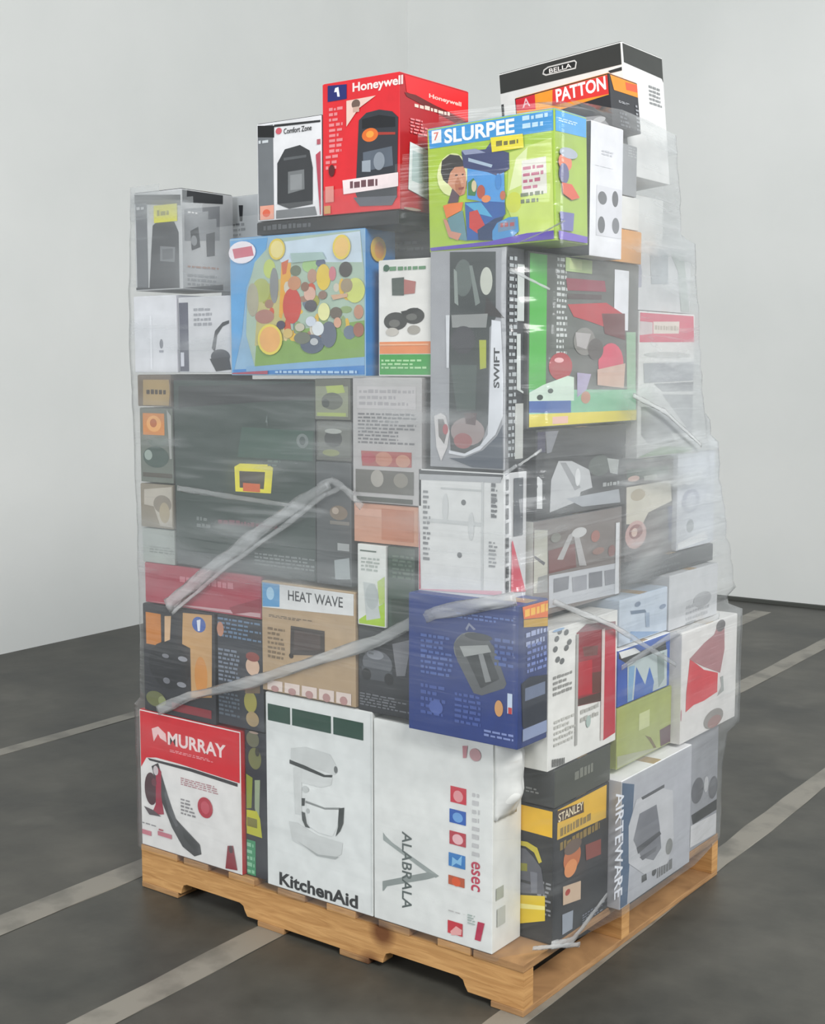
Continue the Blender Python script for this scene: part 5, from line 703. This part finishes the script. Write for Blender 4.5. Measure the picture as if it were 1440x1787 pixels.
def ztop(x, y):
    def ip(v, t):
        for (a, fa), (b, fb) in zip(t, t[1:]):
            if v <= b: return fa + (fb - fa) * max(0, (v - a)) / (b - a)
        return t[-1][1]
    if y < .12 and x < .0: return ip(x, ((-1.25, 1.845), (-1.0, 1.84), (-.86, 1.725), (-.78, 1.75), (-.56, 1.78), (-.36, 1.80), (-.26, 1.92), (.02, 1.935)))
    if x > -.3: return ip(y, ((0, 1.935), (.3, 1.97), (.5, 1.98), (.8, 1.98), (1.0, 1.90)))
    return 1.85
bm = bmesh.new(); grid = []
for k, z in enumerate(ZS):
    row = []
    for i, t in enumerate(ANG):
        r = rad[k][i]; x, y = CEN[0] + r * math.cos(t), CEN[1] + r * math.sin(t)
        n = noise.noise(Vector((x * 3, y * 3, z * 14))) + .6 * noise.noise(Vector((x * 5 + z * 6, y * 5, z * 22)))
        r += .0035 + .0030 * n
        row.append((CEN[0] + r * math.cos(t), CEN[1] + r * math.sin(t), z, ztop(x, y)))
    grid.append(row)
V = [[None] * NA for _ in ZS]
for k in range(NZ + 1):
    for i in range(NA):
        x, y, z, zt = grid[k][i]
        if z <= zt + .02: V[k][i] = bm.verts.new((x, y, z))
for k in range(NZ):
    for i in range(NA):
        q = [V[k][i], V[k][(i+1) % NA], V[k+1][(i+1) % NA], V[k+1][i]]
        if all(q): bm.faces.new(q).smooth = True
wrap = link_mesh('stretch_wrap', bm, film_mat('clear_stretch_film', .085, .22))
tag(wrap, 'hazy clear plastic stretch film wound round the whole stack of cartons', 'plastic wrap')

def strand(pts, w0, w1, seed, flat=.16):
    """a rope of gathered film, a few used as film glints: a flattened, fluted tube through the given points"""
    P = [Vector(p) for p in pts]; path = []
    for a, b in zip(P, P[1:]):
        n = max(2, int((b - a).length / .012))
        path += [a.lerp(b, i / n) for i in range(n)]
    path.append(P[-1]); bm = bmesh.new(); rings = []; M = 12; L = len(path)
    for i, p in enumerate(path):
        tng = (path[min(i+1, L-1)] - path[max(i-1, 0)]).normalized()
        outd = Vector((0, -1, 0)) if p.y < .0 or p.x < -.05 and p.y < .02 else Vector((1, 0, 0))
        side = tng.cross(outd).normalized(); f = i / (L - 1)
        w = (w0 + (w1 - w0) * f) * (1 + .25 * noise.noise(Vector((f * 9, seed, 0)))); ring = []
        for j in range(M):
            a = 2 * math.pi * j / M; fl = 1 + .35 * math.sin(a * 4 + f * 22 + seed)
            ring.append(bm.verts.new(p + side * math.cos(a) * w * fl + outd * (math.sin(a) * w * flat * fl + w * flat * .5)))
        rings.append(ring)
    for a, b in zip(rings, rings[1:]):
        for j in range(M): bm.faces.new((a[j], a[(j+1) % M], b[(j+1) % M], b[j])).smooth = True
    bm.faces.new(rings[0][::-1]); bm.faces.new(rings[-1])
    bmesh.ops.recalc_face_normals(bm, faces=bm.faces)
    return link_mesh('film_strand_and_glint', bm, SM, wrap)
SM = film_mat('gathered_film', .16, .42, 'eceeef', 1.0, False)
for pts, a, b, sd in (
 ([(-1.125, -0.016, 0.508), (-1.005, -0.016, 0.565), (-0.782, -0.016, 0.635), (-0.558, -0.016, 0.723), (-0.386, -0.016, 0.788), (-0.285, -0.016, 0.844), (-0.205, -0.045, 0.877), (-0.0, -0.045, 0.93)], 0.01, 0.013, 1),
 ([(-1.08, -0.016, 0.791), (-0.935, -0.016, 0.892), (-0.756, -0.016, 1.007), (-0.625, -0.016, 1.085), (-0.527, -0.016, 1.137)], 0.016, 0.012, 2),
 ([(-1.063, -0.016, 0.775), (-0.854, -0.016, 0.921), (-0.662, -0.016, 1.034), (-0.536, -0.016, 1.117)], 0.005, 0.006, 3),
 ([(-1.033, -0.016, 1.1), (-0.851, -0.016, 1.09), (-0.625, -0.016, 1.079)], 0.007, 0.004, 4),
 ([(-0.561, -0.016, 1.129), (-0.519, -0.016, 1.147), (-0.476, -0.016, 1.127), (-0.431, -0.016, 1.09)], 0.008, 0.007, 5),
 ([(-0.536, -0.016, 1.114), (-0.485, -0.016, 1.133), (-0.454, -0.016, 1.119)], 0.006, 0.004, 6),
 ([(-0.052, -0.012, 1.183), (-0.021, -0.012, 1.203)], 0.004, 0.003, 7),
 ([(0.008, -0.051, 1.207), (0.008, 0.038, 1.234)], 0.004, 0.003, 8),
 ([(0.016, 0.078, 0.908), (0.016, 0.35, 0.812), (0.016, 0.689, 0.658)], 0.006, 0.005, 9),
 ([(0.016, 0.396, 0.705), (0.016, 0.652, 0.738), (0.016, 0.946, 0.744)], 0.006, 0.008, 10),
 ([(0.0, 0.46, 1.34), (0.0, 0.627, 1.298), (0.0, 0.846, 1.204)], 0.006, 0.004, 11),
 ([(-0.048, 0.03, 1.662), (0.014, 0.03, 1.681), (0.061, 0.03, 1.7)], 0.004, 0.005, 13),  # from here on, ribbons added as bright fold highlights in the film
 ([(-0.042, -0.012, 1.605), (0.054, -0.012, 1.561)], 0.003, 0.002, 14),
 ([(0.02, 0.209, 0.097), (0.02, 0.004, 0.163)], 0.005, 0.004, 15),
 ([(0.012, 0.095, 0.134), (0.012, 0.191, 0.112), (0.012, 0.352, 0.167)], 0.008, 0.005, 12)):
    strand(pts, a, b, sd)
